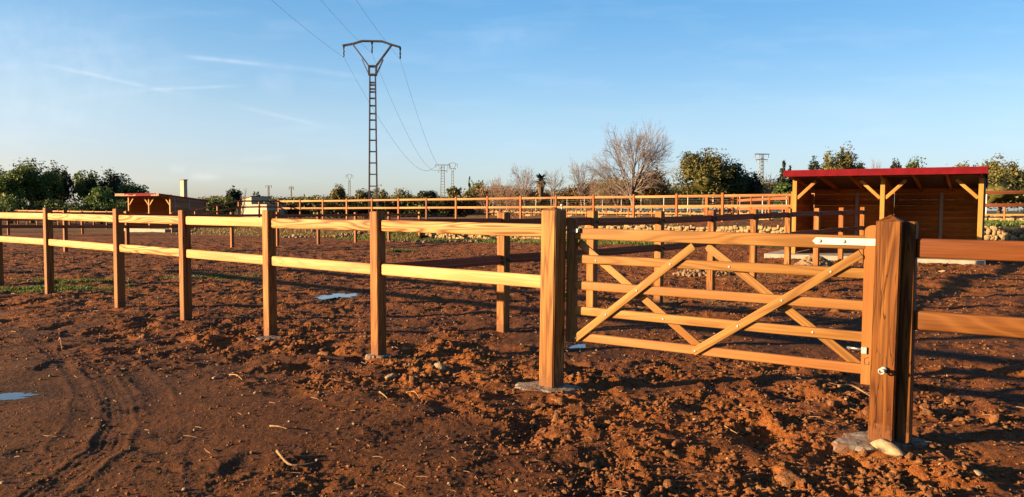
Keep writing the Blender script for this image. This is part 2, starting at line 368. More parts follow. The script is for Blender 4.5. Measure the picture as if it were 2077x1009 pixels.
def soil_mat():
    mt, nt, b = newmat('soil')
    geo = nd(nt, 'ShaderNodeNewGeometry'); P = geo.outputs['Position']
    veg = nd(nt, 'ShaderNodeAttribute', attribute_name='veg'); dry = nd(nt, 'ShaderNodeAttribute', attribute_name='dry')
    n1 = nd(nt, 'ShaderNodeTexNoise', {'Vector': P, 'Scale': .9, 'Detail': 5.0, 'Roughness': .6})
    n2 = nd(nt, 'ShaderNodeTexNoise', {'Vector': P, 'Scale': 14.0, 'Detail': 6.0, 'Roughness': .68})
    n3 = nd(nt, 'ShaderNodeTexNoise', {'Vector': P, 'Scale': 90.0, 'Detail': 4.0, 'Roughness': .7})
    c = mixc(nt, ramp(nt, n1.outputs['Fac'], [(.35, 0.0), (.66, 1.0)]), (0.0725, 0.0209, 0.0054), (0.1137, 0.0392, 0.0114))
    c = mixc(nt, ramp(nt, n2.outputs['Fac'], [(.38, 0.0), (.72, .8)]), c, (0.1741, 0.0718, 0.0221))
    c = mixc(nt, ramp(nt, n3.outputs['Fac'], [(.34, .75), (.5, 0.0)]), c, (0.0339, 0.0086, 0.0024))
    n4 = nd(nt, 'ShaderNodeTexNoise', {'Vector': P, 'Scale': .35, 'Detail': 4.0, 'Roughness': .65})
    c = mixc(nt, ramp(nt, n4.outputs['Fac'], [(.46, 0.0), (.60, .55)]), c, (0.0387, 0.0149, 0.0084))
    lo = nd(nt, 'ShaderNodeAttribute', attribute_name='loose')
    lc = nd(nt, 'ShaderNodeHueSaturation', {'Color': c, 'Saturation': 1.02, 'Value': mth(nt, 'ADD', mth(nt, 'MULTIPLY', ramp(nt, lo.outputs['Fac'], [(.1, 0.0), (.85, 1.0)]), 1.02), .74)}); c = lc.outputs[0]
    dm = nd(nt, 'ShaderNodeAttribute', attribute_name='damp')
    c = mixc(nt, mth(nt, 'MULTIPLY', dm.outputs['Fac'], .75), c, (.020, .009, .006))
    # small pale grit
    vo = nd(nt, 'ShaderNodeTexVoronoi', {'Vector': P, 'Scale': 26.0, 'Randomness': 1.0})
    sep = nd(nt, 'ShaderNodeSeparateColor', {0: vo.outputs['Color']})
    grit = mth(nt, 'MULTIPLY', ramp(nt, vo.outputs['Distance'], [(.14, 1.0), (.24, 0.0)]), ramp(nt, sep.outputs[0], [(.90, 0.0), (.93, 1.0)]))
    c = mixc(nt, mth(nt, 'MULTIPLY', grit, .5), c, (0.1741, 0.0957, 0.0456))
    c = mixc(nt, dry.outputs['Fac'], c, mixc(nt, ramp(nt, n2.outputs['Fac'], [(.35, 0.0), (.65, 1.0)]), (0.0968, 0.0565, 0.0228), (0.1741, 0.1131, 0.0532)))
    vm = mth(nt, 'MULTIPLY', veg.outputs['Fac'], ramp(nt, n2.outputs['Fac'], [(.30, 0.0), (.50, 1.0)]))
    c = mixc(nt, vm, c, mixc(nt, ramp(nt, n1.outputs['Fac'], [(.4, 0.0), (.6, 1.0)]), (0.0242, 0.0370, 0.0069), (0.0484, 0.0565, 0.0114)))
    nt.links.new(c, b.inputs['Base Color']); b.inputs['Roughness'].default_value = .92; b.inputs['Specular IOR Level'].default_value = .15
    h = mth(nt, 'ADD', mth(nt, 'MULTIPLY', n3.outputs['Fac'], .45), n2.outputs['Fac'])
    bp = nd(nt, 'ShaderNodeBump', {'Strength': 1.0, 'Distance': .045, 'Height': h}); nt.links.new(bp.outputs[0], b.inputs['Normal'])
    return mt
M['soil'] = soil_mat()
def leaf_mat(name, c1, c2, c3, trans=.25):
    mt, nt, b = newmat(name)
    tc = nd(nt, 'ShaderNodeTexCoord'); oi = nd(nt, 'ShaderNodeObjectInfo')
    n = nd(nt, 'ShaderNodeTexNoise', {'Vector': tc.outputs['Object'], 'Scale': .7, 'Detail': 3.0})
    tn = nd(nt, 'ShaderNodeAttribute', attribute_name='tone')
    c = mixc(nt, ramp(nt, n.outputs['Fac'], [(.38, 0.0), (.62, 1.0)]), c1, c2)
    c = mixc(nt, mth(nt, 'MULTIPLY', tn.outputs['Fac'], .45), c, c3)
    c = nd(nt, 'ShaderNodeHueSaturation', {'Color': c, 'Value': mth(nt, 'ADD', mth(nt, 'MULTIPLY', oi.outputs['Random'], .4), .8)}).outputs[0]
    nt.links.new(c, b.inputs['Base Color']); b.inputs['Roughness'].default_value = .6; b.inputs['Specular IOR Level'].default_value = .25
    tl = nd(nt, 'ShaderNodeBsdfTranslucent', {'Color': c})
    mx = nd(nt, 'ShaderNodeMixShader', {0: trans, 1: b.outputs[0], 2: tl.outputs[0]})
    nt.links.new(mx.outputs[0], nt.nodes['Material Output'].inputs[0])
    return mt
M['leaf_green'] = leaf_mat('green_leaves', (0.0344, 0.0585, 0.0096), (0.0516, 0.0826, 0.0138), (0.0826, 0.1101, 0.0241))
M['leaf_dark'] = leaf_mat('dark_leaves', (0.0089, 0.0151, 0.0069), (0.0151, 0.0234, 0.0089), (0.0241, 0.0344, 0.0138), .1)
M['leaf_olive'] = leaf_mat('olive_leaves', (.072, .070, .018), (.098, .094, .025), (.14, .13, .045))
M['leaf_brown'] = leaf_mat('brown_leaves', (0.1032, 0.0633, 0.0275), (0.1238, 0.0791, 0.0344), (0.1651, 0.1170, 0.0550))
M['leaf_hedge'] = leaf_mat('hedge_leaves', (0.0193, 0.0289, 0.0076), (0.0310, 0.0413, 0.0103), (0.0550, 0.0619, 0.0172), .12)
M['leaf_bright'] = leaf_mat('bright_leaves', (0.0378, 0.0757, 0.0138), (0.0550, 0.0963, 0.0206), (0.0826, 0.1170, 0.0344))
M['grass'] = leaf_mat('grass_blades', (0.0413, 0.0826, 0.0138), (0.0688, 0.1101, 0.0206), (0.1170, 0.1376, 0.0344), .3)
M['drygrass'] = leaf_mat('dry_grass_blades', (0.1514, 0.1170, 0.0482), (0.2064, 0.1582, 0.0757), (0.1101, 0.1032, 0.0344), .3)
M['bark'] = plain('bark', (0.0749, 0.0505, 0.0320), .9, 0, 6, .3, .4)
M['bark_pale'] = plain('pale_bark', (.125, .105, .105), .9, 0, 6, .2, .3)
M['bark_red'] = plain('reddish_twigs', (.15, .095, .070), .9, 0, 6, .2, .3)
def water_mat():
    mt, nt, b = newmat('puddle_water')
    b.inputs['Base Color'].default_value = (.03, .02, .015, 1); b.inputs['Roughness'].default_value = .04; b.inputs['IOR'].default_value = 1.33
    b.inputs['Specular IOR Level'].default_value = 1.0
    return mt
M['water'] = water_mat()

# ------------------------------------------------------------------ terrain
PL = G(1118, 786); PR = G(1789, 897)          # gate posts
F1 = [PL, G(768, 722), G(548, 687), G(377, 656), G(243, 629), G(101, 598)]
d1 = (F1[-1] - F1[0]); d1.z = 0; d1.normalize()      # along the front fence, to the left and away
n1v = Vector((-d1.y, d1.x, 0))                       # away from camera on the right side
if n1v.y < 0: n1v = -n1v
d2 = n1v.copy()
WA, WB = np.array((-13.0, 47.0)), np.array((6.0, 36.0))
wd = (WB - WA) / np.linalg.norm(WB - WA); wnr = np.array((-wd[1], wd[0]))
UA = np.array((17.3, 77.0)); ud = np.array((27.4, -40.0)); ud /= np.linalg.norm(ud); unr = np.array((-ud[1], ud[0]))
def elev(x, y):
    x = np.asarray(x, float); y = np.asarray(y, float)
    low = -0.20 * sm((y - 20) / 14) * sm((6 - x) / 12) - .12 * sm((y - 42) / 14) * sm((-10 - x) / 10) + .10 * sm((y - 14.5) / 3) * sm((x - 4.5) / 2) * sm((12.0 - x) / 2.5) * sm((19.8 - y) / 2.0)
    low = low + .05 * sm((y - 18) / 4) * sm((x - 8) / 3)
    d = (x - WA[0]) * wnr[0] + (y - WA[1]) * wnr[1]
    a = np.interp(x, [-18, -13, 6, 14, 20], [.20, .25, .68, .80, .88]); b = np.interp(x, [-18, 14], [.62, .93])
    up = a + (b - a) * sm(d / 6) - .45 * sm((d - 9) / 32)
    d2_ = (x - UA[0]) * unr[0] + (y - UA[1]) * unr[1]
    up = up + (1.12 - up) * sm(d2_ / .5)
    up = up - .5 * sm((d2_ - 40) / 100)
    k = sm((d + .12) / .3) * sm((x + 24) / 4)
    # gentle bank on the left where there is no wall
    kb = sm((d + 1.6) / 2.4) * sm((x + 24) / 4)
    k = np.where(x < -5, kb, k)
    return low * (1 - k) + up * k
def E(x, y): return float(elev(np.array([x]), np.array([y]))[0])
def GE(px, py):                        # ground point under a pixel, on the real terrain
    e = 0.0
    for _ in range(12):
        p = G(px, py, e); e = .5 * e + .5 * E(p.x, p.y)
    return Vector((p.x, p.y, E(p.x, p.y)))
def segdist(x, y, a, b):
    ax, ay, bx_, by_ = a[0], a[1], b[0], b[1]
    L2 = (bx_ - ax) ** 2 + (by_ - ay) ** 2
    t = np.clip(((x - ax) * (bx_ - ax) + (y - ay) * (by_ - ay)) / L2, 0, 1)
    return np.hypot(x - ax - t * (bx_ - ax), y - ay - t * (by_ - ay))
ruts = [[(165, 722), (205, 765), (232, 810), (240, 860), (215, 912), (150, 962), (60, 1020)],
        [(95, 700), (145, 742), (178, 790), (172, 850), (130, 905)],
        [(228, 722), (275, 752), (312, 790), (330, 835)],
        [(330, 880), (250, 940), (190, 1000)], [(420, 860), (400, 930), (415, 1000)]]
ruts = [[G(*p)[:2] for p in r] for r in ruts]
FOOT = [(PL.x, PL.y, .20), (PR.x - .02, PR.y + .02, .24), (F1[1].x, F1[1].y, .11), (F1[2].x, F1[2].y, .12)]
PUD = [((22, 803), .20, .15), ((684, 600), .30, .42), ((1178, 702), .11, .16)]
PUDW = [(GE(*p), a, b) for p, a, b in PUD]
def clump(x, y):
    df = segdist(x, y, F1[0], F1[3]); dg = segdist(x, y, PL, PR)
    dn = np.minimum(df, dg)
    c = .30 + .85 * np.exp(-(dn / 1.0) ** 2)
    right = sm((x + 1.1 + .25 * (y - 5)) / 1.6)
    c = np.maximum(c, .75 * right * sm((9 - y) / 2))
    left = sm((-.7 - x) / 1.0) * sm((7.4 - y + (x + 3) * -.35) / 1.2)
    c = c * (1 - .86 * left * (1 - .7 * np.exp(-(((x + 1.7) / .9) ** 2 + ((y - 4.5) / .5) ** 2))))
    c = c * (.60 + .7 * sm(pn(x * .8, y * .8, 3) * 1.6 + .5)) * (.45 + .75 * sm(pn(x * 2.3, y * 2.3, 33) * 1.8 + .55))
    mid = sm((y - 9) / 4)
    c = c * (1 - .25 * mid) + .38 * mid
    return np.clip(c, .06, 1.2)
def relief(x, y, full=True):
    c = clump(x, y)
    r = np.hypot(x, y)
    h = .034 * pn(x * .6, y * .6, 1) + .022 * pn(x * 1.5, y * 1.5, 2)
    h = h + .085 * c * pn(x * 2.4, y * 2.4, 4) + .03 * c * pn(x * 4.2, y * 4.2, 34)
    wx = x + .06 * pn(x * 6, y * 6, 20); wy = y + .06 * pn(x * 6, y * 6, 21)
    h = h + c * (.072 * np.abs(pn(wx * 5.2, wy * 5.2, 5)) - .022)
    h = h + c * (.055 * np.abs(pn(wx * 11, wy * 11, 6)) * (.5 + .9 * np.clip(pn(x * 4, y * 4, 14) + .5, 0, 1)) - .012)
    h = h - .030 * sm((pn(x * 2.1, y * 2.1, 51) - .22) * 5) * (.35 + .65 * c) + .012 * sm((pn(x * 1.3, y * 3.1, 52) - .1) * 4) * (.5 + .5 * c)
    if full:
        h = h + (c * .8 + .08) * (.030 * np.abs(pn(wx * 23, wy * 23, 7)) - .006)
        h = h + (c * .7 + .14) * (.017 * np.abs(pn(x * 47, y * 47, 8)) - .004) + .0035 * pn(x * 80, y * 80, 9)
    # ruts pressed by tyres, with squeezed up sides and tread marks
    near = (y < 8.6) & (x < .5)
    if near.any():
        xn, yn = x[near], y[near]; a = np.zeros_like(xn)
        for i, rr in enumerate(ruts):
            dd = np.full_like(xn, 9.0)
            for p, q in zip(rr, rr[1:]): dd = np.minimum(dd, segdist(xn, yn, p, q))
            w = .075 if i < 3 else .06; k = (.72, .5, .7, .35, .3)[i]
            dd = dd + .02 * pn(xn * 5, yn * 5, 30)
            fa = .5 + .8 * np.clip(pn(xn * 1.3, yn * 1.3, 60 + i) + .4, 0, 1)
            a += k * fa * (-.007 * np.exp(-(dd / w) ** 2) + .0075 * np.exp(-((dd - 1.6 * w) / (w * .35)) ** 2))
            a += k * fa * (.0026 if i == 0 else .0009) * np.sin(dd * 130) * np.exp(-(dd / (w * 1.2)) ** 2)
        h[near] += a
    g = np.zeros_like(h)
    for fx, fy, fr_ in FOOT: g = np.maximum(g, np.exp(-(np.hypot(x - fx, y - fy) / (fr_ * 1.35)) ** 4))
    h = h * (1 - g) - .004 * g
    for p, a, b in PUDW:
        q = np.exp(-(((x - p.x) / (a * 1.35)) ** 2 + ((y - p.y) / (b * 1.35)) ** 2) ** 2)
        h = h * (1 - .50 * q) - .010 * q
    fade = 1 - .6 * sm((r - 35) / 20)
    return h * fade
# fine fan of ground in front, its rows and columns denser near the viewer
az0, az1, NC = R(-40), R(40), 750
rr = [2.6]
while rr[-1] < 62: rr.append(rr[-1] + .0115 + .0036 * max(0, rr[-1] - 3.6))
rr = np.array(rr); NR = len(rr)
az = np.linspace(az0, az1, NC)
AZ, RR = np.meshgrid(az, rr)
X = (RR * np.sin(AZ)).ravel(); Y = (RR * np.cos(AZ)).ravel()
print('fan', NR, NC)
Z = elev(X, Y) + relief(X, Y)
def vegdry(X, Y):
    d = (X - WA[0]) * wnr[0] + (Y - WA[1]) * wnr[1]
    d2_ = (X - UA[0]) * unr[0] + (Y - UA[1]) * unr[1]
    nn = pn(X * .35, Y * .35, 40); n2 = pn(X * 1.3, Y * 1.3, 41)
    veg = sm((d + 3.2) / 1.2) * sm((-.2 - d) / .3) * sm(nn * 2 + .8) * sm((X + 2) / 3) * .9
    veg = veg + sm((d + 2.5) / 1.5) * sm((1.5 - d) / 1.5) * .35 * sm((-2 - X) / 3)
    veg = np.maximum(veg, sm(d / .5) * sm((5.2 - d) / 1.2) * sm(nn * 2 + .35) * .6)
    veg = np.maximum(veg, sm(d2_ / 1.0) * sm(.4 + nn) * .8)
    veg = np.maximum(veg, sm((X - 15.5) / 1.5) * sm(d / .4) * .95)
    dry = sm((d + 3.0) / 2) * sm((6.0 - d) / 2) * (.35 + .5 * sm(n2 * 2 + .4)) * sm((3 - X) / 5 + .35)
    dry = np.maximum(dry, sm((d - 13) / 8) * .75)
    far = sm((Y - 95) / 30)
    dry = np.maximum(dry, far * .8); veg = np.maximum(veg, far * .3)
    # pale trampled patches beyond the gate
    pt = np.exp(-(((X - 3.3) / 1.1) ** 2 + ((Y - 13.3) / .9) ** 2) * 1.0) * .75 + np.exp(-(((X - 5.2) / 1.2) ** 2 + ((Y - 17.3) / .9) ** 2)) * .6
    dry = np.maximum(dry, pt * sm(n2 * 2.5 + .7))
    for (px, py, s) in [(60, 590, 1.0), (420, 562, .5), (490, 480, .9), (830, 510, .4)]:
        p = GE(px, py); veg = np.maximum(veg, .8 * np.exp(-(((X - p.x) / (1.2 * s)) ** 2 + ((Y - p.y) / (.5 * s)) ** 2)))
    return np.clip(veg, 0, 1), np.clip(dry, 0, .9)
veg, dry = vegdry(X, Y)
i = np.arange(NR - 1)[:, None] * NC + np.arange(NC - 1)[None, :]
F = np.stack([i, i + 1, i + NC + 1, i + NC], -1).reshape(-1, 4)
gm = mesh_np('ground', np.stack([X, Y, Z], -1), F, M['soil'], True, {'veg': veg, 'dry': dry, 'loose': clump(X, Y), 'damp': np.max([np.exp(-(((X - p.x) / (a_ * 1.9)) ** 2 + ((Y - p.y) / (b_ * 1.8)) ** 2) ** 2) for p, a_, b_ in PUDW], axis=0)})
tag(link('ground', gm), kind='structure')
# coarse sheet: everything else out to the horizon (just under the detailed ground where they overlap)
def axis(lim):
    a = [0.0]
    while a[-1] < lim: a.append(a[-1] + max(1.6, a[-1] * .06))
    a = np.array(a); return np.concatenate([-a[:0:-1], a])
ax = axis(2600)
XX, YY = np.meshgrid(ax, ax); X2, Y2 = XX.ravel(), YY.ravel()
r2 = np.hypot(X2, Y2); an = np.abs(np.arctan2(X2, Y2))
inside = (an < R(43.5)) & (r2 < 64.5)
Z2 = elev(X2, Y2) - np.where(inside, .35, 0.0) + np.where(r2 < 70, -.02, 0)
v2, dr2 = vegdry(X2, Y2)
n = len(ax); i = np.arange(n - 1)[:, None] * n + np.arange(n - 1)[None, :]
F = np.stack([i, i + 1, i + n + 1, i + n], -1).reshape(-1, 4)
cm = mesh_np('far_ground', np.stack([X2, Y2, Z2], -1), F, M['soil'], True, {'veg': v2, 'dry': dr2})
tag(link('far_ground', cm), kind='structure')

def surf(x, y):
    x = np.array([x], float); y = np.array([y], float)
    return float(elev(x, y)[0] + relief(x, y, False)[0])

# ------------------------------------------------------------------ clods, pebbles, stones
def ico(sub=1):
    bm = bmesh.new(); bmesh.ops.create_icosphere(bm, subdivisions=sub, radius=1)
    v = np.array([p.co[:] for p in bm.verts]); f = np.array([[q.index for q in p.verts] for p in bm.faces]); bm.free()
    return v, f
IV, IF = ico(1); IV2, IF2 = ico(2)
OV = np.array([(1, 0, 0), (-1, 0, 0), (0, 1, 0), (0, -1, 0), (.1, .1, 1), (0, 0, -.6), (.6, .6, .4), (-.6, .5, .5)], float)
OF = np.array([(0, 6, 4), (6, 2, 4), (2, 7, 4), (7, 1, 4), (1, 3, 4), (3, 0, 4), (0, 2, 6), (2, 1, 7), (0, 3, 1), (0, 1, 2)])
def scatter_mesh(name, pts, sizes, mat, seed, flat=.7, rough=.35, fine=False):
    rs = np.random.RandomState(seed); v0, f0 = {True: (IV2, IF2), False: (IV, IF), None: (OV, OF)}[fine]
    N, K = len(pts), len(v0)
    jit = 1 + rough * (rs.rand(N, K, 1) - .5) * 2
    if fine:
        th = rs.rand(N, 1) * 6.28
        jit = 1 + rough * .6 * (rs.rand(N, K, 1) - .5) + rough * .8 * np.sin(v0[None, :, 0:1] * 3.1 + th[:, :, None]) * np.cos(v0[None, :, 1:2] * 2.7 + 2 * th[:, :, None])
    sc = np.stack([.75 + .6 * rs.rand(N), .75 + .6 * rs.rand(N), flat * (.7 + .6 * rs.rand(N))], -1)[:, None, :]
    V = v0[None] * jit * sc * np.asarray(sizes)[:, None, None]
    a = rs.rand(N) * 6.283; ca, sa = np.cos(a)[:, None], np.sin(a)[:, None]
    tl = (rs.rand(N) - .5)[:, None] * 1.2
    x, y, z = V[..., 0], V[..., 1], V[..., 2]
    x, z = x * np.cos(tl) - z * np.sin(tl), x * np.sin(tl) + z * np.cos(tl)
    V = np.stack([x * ca - y * sa, x * sa + y * ca, z], -1) + np.asarray(pts)[:, None, :]
    F = (f0[None] + (np.arange(N) * K)[:, None, None]).reshape(-1, 3)
    return mesh_np(name, V.reshape(-1, 3), F, mat, False)
rs = np.random.RandomState(5)
def scat_pts(N, rmin, rmax, power=1.0, mask=None):
    r = rmin * (rmax / rmin) ** (rs.rand(N) ** power); a = R(-44) + R(88) * rs.rand(N)
    x, y = r * np.sin(a), r * np.cos(a)
    if mask is not None:
        k = rs.rand(N) < mask(x, y); x, y, r = x[k], y[k], r[k]
    for fx, fy, fr_ in FOOT:
        k = np.hypot(x - fx, y - fy) > fr_ * .62; x, y, r = x[k], y[k], r[k]
    for p, a_, b_ in PUDW:
        k = (((x - p.x) / a_) ** 2 + ((y - p.y) / b_) ** 2) > 1.2; x, y, r = x[k], y[k], r[k]
    return x, y, r
x, y, r = scat_pts(62000, 3.0, 30, 1.0, lambda x, y: np.clip(clump(x, y) ** 1.2 + .05, 0, 1))
sz = .0035 + .014 * rs.rand(len(x)) ** 3.0 * (.5 + clump(x, y)) + .0007 * r
z = elev(x, y) + relief(x, y)
o = link('soil_clods', scatter_mesh('soil_clods', np.stack([x, y, z + sz * .15], -1), sz, M['clod'], 3, .8, .45, None))
tag(o, 'crumbly red brown clods of earth strewn over the churned ground', 'clods', kind='stuff')
# larger lumps gathered along the fence and under the gate
x, y, r = scat_pts(2600, 3.4, 14, 1.0, lambda x, y: np.clip((clump(x, y) - .45) * 1.3, 0, 1))
sz = .012 + .052 * rs.rand(len(x)) ** 3.4
z = elev(x, y) + relief(x, y)
o = link('earth_lumps', scatter_mesh('earth_lumps', np.stack([x, y, z], -1), sz, M['clod'], 4, .65, .75, True))
tag(o, 'larger lumps of turned red earth heaped along fence and gate', 'earth lumps', kind='stuff')
x, y, r = scat_pts(560, 3.4, 16, .9)
bmS = bmesh.new()
for k in range(len(x)):
    a_ = rs.rand() * 6.28; L_ = .010 + .038 * rs.rand() ** 2 + .002 * r[k]; z_ = surf(x[k], y[k]) + .012 + .012 * rs.rand()
    p0_ = Vector((x[k] - math.cos(a_) * L_, y[k] - math.sin(a_) * L_, z_)); p2_ = Vector((x[k] + math.cos(a_) * L_, y[k] + math.sin(a_) * L_, z_ + .02 * (rs.rand() - .3)))
    pm_ = (p0_ + p2_) / 2 + Vector((rs.randn(), rs.randn(), .5)) * L_ * .15
    w_ = .0014 + .0012 * rs.rand() + .00025 * r[k]
    add_bar(bmS, p0_, pm_, w_); add_bar(bmS, pm_, p2_, w_)
tag(link('straw', bm_mesh(bmS, 'straw', M['root'])), 'thin pale straw and root fibres littering the churned earth', 'straw', kind='stuff')
x, y, r = scat_pts(1500, 3.4, 40, .8)
sz = .003 + .010 * rs.rand(len(x)) ** 3 + .0006 * r
z = elev(x, y) + relief(x, y)
o = link('pebbles', scatter_mesh('pebbles', np.stack([x, y, z + sz * .3], -1), sz, M['pebble'], 6, .6, .3))
tag(o, 'small pale pebbles scattered over the red earth', 'pebbles', kind='stuff')

def rock(name, px, py, size, mat, label, cat, seed, flat=.65, up=.3, parent=None):
    p = GE(px, py)
    rs_ = np.random.RandomState(seed)
    v = IV2.copy()
    fac = 1 + .22 * np.sin(v[:, 0] * 2.3 + seed) * np.cos(v[:, 1] * 2.9 + seed * 2) + .10 * (rs_.rand(len(v)) - .5)
    v = v * fac[:, None]
    # cut some flat facets
    for _ in range(11):
        nrm = rs_.randn(3); nrm /= np.linalg.norm(nrm); dd = v @ nrm; lim = .42 + .28 * rs_.rand()
        v = v - np.clip(dd - lim, 0, None)[:, None] * nrm
    v = v * np.array([size[0], size[1], size[2]])
    me = mesh_np(name, v, IF2, mat)
    o = link(name, me, None, (p.x, p.y, surf(p.x, p.y) + size[2] * up), (0, 0, seed))
    return tag(o, label, cat)
rock('stone', 1800, 919, (.135, .08, .085), M['rock'], 'pale angular stone leaning against the foot of the red gate post', 'stone', 2, up=.5)
rock('stone', 888, 752, (.075, .06, .06), M['rock'], 'ochre stone lump standing highest among the clods between fence and gate', 'stone', 3)
rock('stone', 796, 765, (.085, .07, .05), M['rock'], 'wide ochre stone lump on the clods right below the second fence post', 'stone', 4)
rock('stone', 842, 768, (.05, .04, .04), M['rock'], 'small ochre stone between the two larger lumps beside the fence', 'stone', 5)
rock('stone', 1410, 845, (.030, .02, .018), M['pebble'], 'small whitish stone alone on the earth below the gate', 'stone', 6)
rock('clod', 1372, 905, (.055, .045, .04), M['clod'], 'rounded brown clod lying on the bare earth at the bottom right of centre', 'clod', 7)
rock('stone', 435, 770, (.075, .03, .018), M['rock'], 'flat pinkish stone half sunk in the smooth earth left of the clods', 'stone', 8)
rock('stone', 1912, 552, (.11, .07, .05), M['rock'], 'whitish stone on the earth in front of the near shed', 'stone', 9)
rock('stone', 1946, 935, (.028, .022, .016), M['rock'], 'small pale stone on the earth right of the red gate post', 'stone', 10)
rock('stone', 598, 478, (.40, .25, .17), M['conc'], 'large pale boulder on the grassy bank left of the pylon', 'boulder', 12, up=.2)
rock('stone', 634, 475, (.17, .16, .22), M['conc'], 'upright grey boulder on the grassy bank nearest the pylon', 'boulder', 13, up=.4)
rock('stone', 1986, 968, (.06, .04, .02), M['rock'], 'flat brown stone at the bottom right corner of the ground', 'stone', 14)
def root(pts, rad, label, n=7):
    ps = []
    for k, (px, py, up) in enumerate(pts):
        p = GE(px, py); ps.append(Vector((p.x, p.y, surf(p.x, p.y) + up)))
    # smooth
    out = []
    for i in range(len(ps) - 1):
        p0, p1, p2, p3 = ps[max(0, i - 1)], ps[i], ps[i + 1], ps[min(len(ps) - 1, i + 2)]
        for t in (0, .25, .5, .75):
            out.append(.5 * ((2 * p1) + (p2 - p0) * t + (2 * p0 - 5 * p1 + 4 * p2 - p3) * t * t + (3 * p1 - p0 - 3 * p2 + p3) * t ** 3))
    out.append(ps[-1])
    base = out[0].copy(); out = [p - base for p in out]
    bm = bmesh.new(); add_tube(bm, out, [rad * (1 - .7 * i / len(out)) * (1 + .2 * math.sin(i * 2.1)) for i in range(len(out))], n)
    o = link('root', bm_mesh(bm, 'root', M['root'], True), None, base)
    tag(o, label, 'root')
root([(562, 928, .03), (585, 945, .02), (612, 946, .02), (640, 943, .03)], .009, 'longest pale curved root lying on the bare earth at the bottom left of centre')
root([(770, 806, .03), (780, 812, .03), (786, 820, .02)], .008, 'short pale root in the clods left of the gate post')
root([(824, 798, .03), (840, 800, .035), (850, 812, .02)], .007, 'curled pale root between clods and the gate post')
root([(548, 872, .02), (566, 876, .03), (584, 879, .02)], .007, 'short straight pale root above the long curved root')
root([(466, 766, .02), (480, 770, .03), (492, 780, .02)], .008, 'pale root beside the flat pinkish stone')
root([(1700, 796, .05), (1726, 794, .07), (1752, 800, .05), (1768, 812, .03)], .012, 'pale root arching on the mound under the gate hinge stile')
root([(1470, 862, .02), (1484, 868, .03), (1496, 876, .02)], .005, 'thin straight dry stick on the earth below the gate')
root([(120, 690, .01), (122, 696, .07), (126, 708, .01)], .008, 'small twig standing up beside the tyre ruts')

# concrete collars round the post feet, puddles
def blob(name, c, rx, ry, zoff, mat, seed, thick=.02, n=40, jag=.22, dome=0.0, lift=None):
    rs_ = np.random.RandomState(seed); ph = rs_.rand(5) * 6.28
    rings = [1.0, .93, .75, .5, .25]
    jn = [(.10 if n < 50 else .30) * (rs_.rand() - .5) for _ in range(n)]
    V = []; Fq = []
    def rad(t): return 1 + jag * (.5 * math.sin(2 * t + ph[0]) + .35 * math.sin(3 * t + ph[1]) + .3 * math.sin(5 * t + ph[2]) + .22 * math.sin(9 * t + ph[3]) + .15 * math.sin(14 * t + ph[4]))
    for k in range(n):
        t = 2 * math.pi * k / n; q = rad(t) * 1.02; V.append((rx * q * math.cos(t), ry * q * math.sin(t), -thick))
    for ri, s in enumerate(rings):
        for k in range(n):
            t = 2 * math.pi * k / n; q = (rad(t) + jn[k]) * s
            h = -.016 if ri == 0 else dome * (1 - s) + (.004 * (rs_.rand() - .5) if dome else 0)
            V.append((rx * q * math.cos(t), ry * q * math.sin(t), h))
    nr = len(rings) + 1
    for ri in range(nr - 1):
        for k in range(n): Fq.append((ri * n + k, ri * n + (k + 1) % n, (ri + 1) * n + (k + 1) % n, (ri + 1) * n + k))
    bm = bmesh.new(); bv = [bm.verts.new(v) for v in V]
    for f in Fq: bm.faces.new([bv[a] for a in f])
    bm.faces.new([bv[(nr - 1) * n + k] for k in range(n)])
    me = bm_mesh(bm, name, mat, False)
    o = link(name, me, None, (c[0], c[1], c[2] + zoff))
    return o
tag(blob('concrete_footing', (PL.x - .03, PL.y + .01, 0), .29, .19, .010, M['conc'], 3, .05, jag=.24, dome=.016), 'grey concrete collar round the foot of the pale left gate post', 'footing')
tag(blob('concrete_footing', (PR.x + .0, PR.y + .03, 0), .31, .20, .006, M['conc'], 9, .06, jag=.20, dome=.026), 'rough pale concrete collar round the foot of the red right gate post', 'footing')
tag(blob('concrete_footing', (F1[1].x, F1[1].y, 0), .12, .10, .010, M['conc'], 5, .05, dome=.01), 'small concrete collar at the foot of the fence post nearest the gate post', 'footing')
tag(blob('concrete_footing', (F1[2].x - .02, F1[2].y + .02, 0), .15, .12, .010, M['conc'], 6, .05, dome=.01), 'small concrete collar at the foot of the third post from the gate', 'footing')
for k, (p, a, b) in enumerate(PUDW):
    o = blob('puddle', (p.x, p.y, 0), a, b, E(p.x, p.y) - .004, M['water'], 20 + k, .002, 90, .5)
    tag(o, kind='structure')

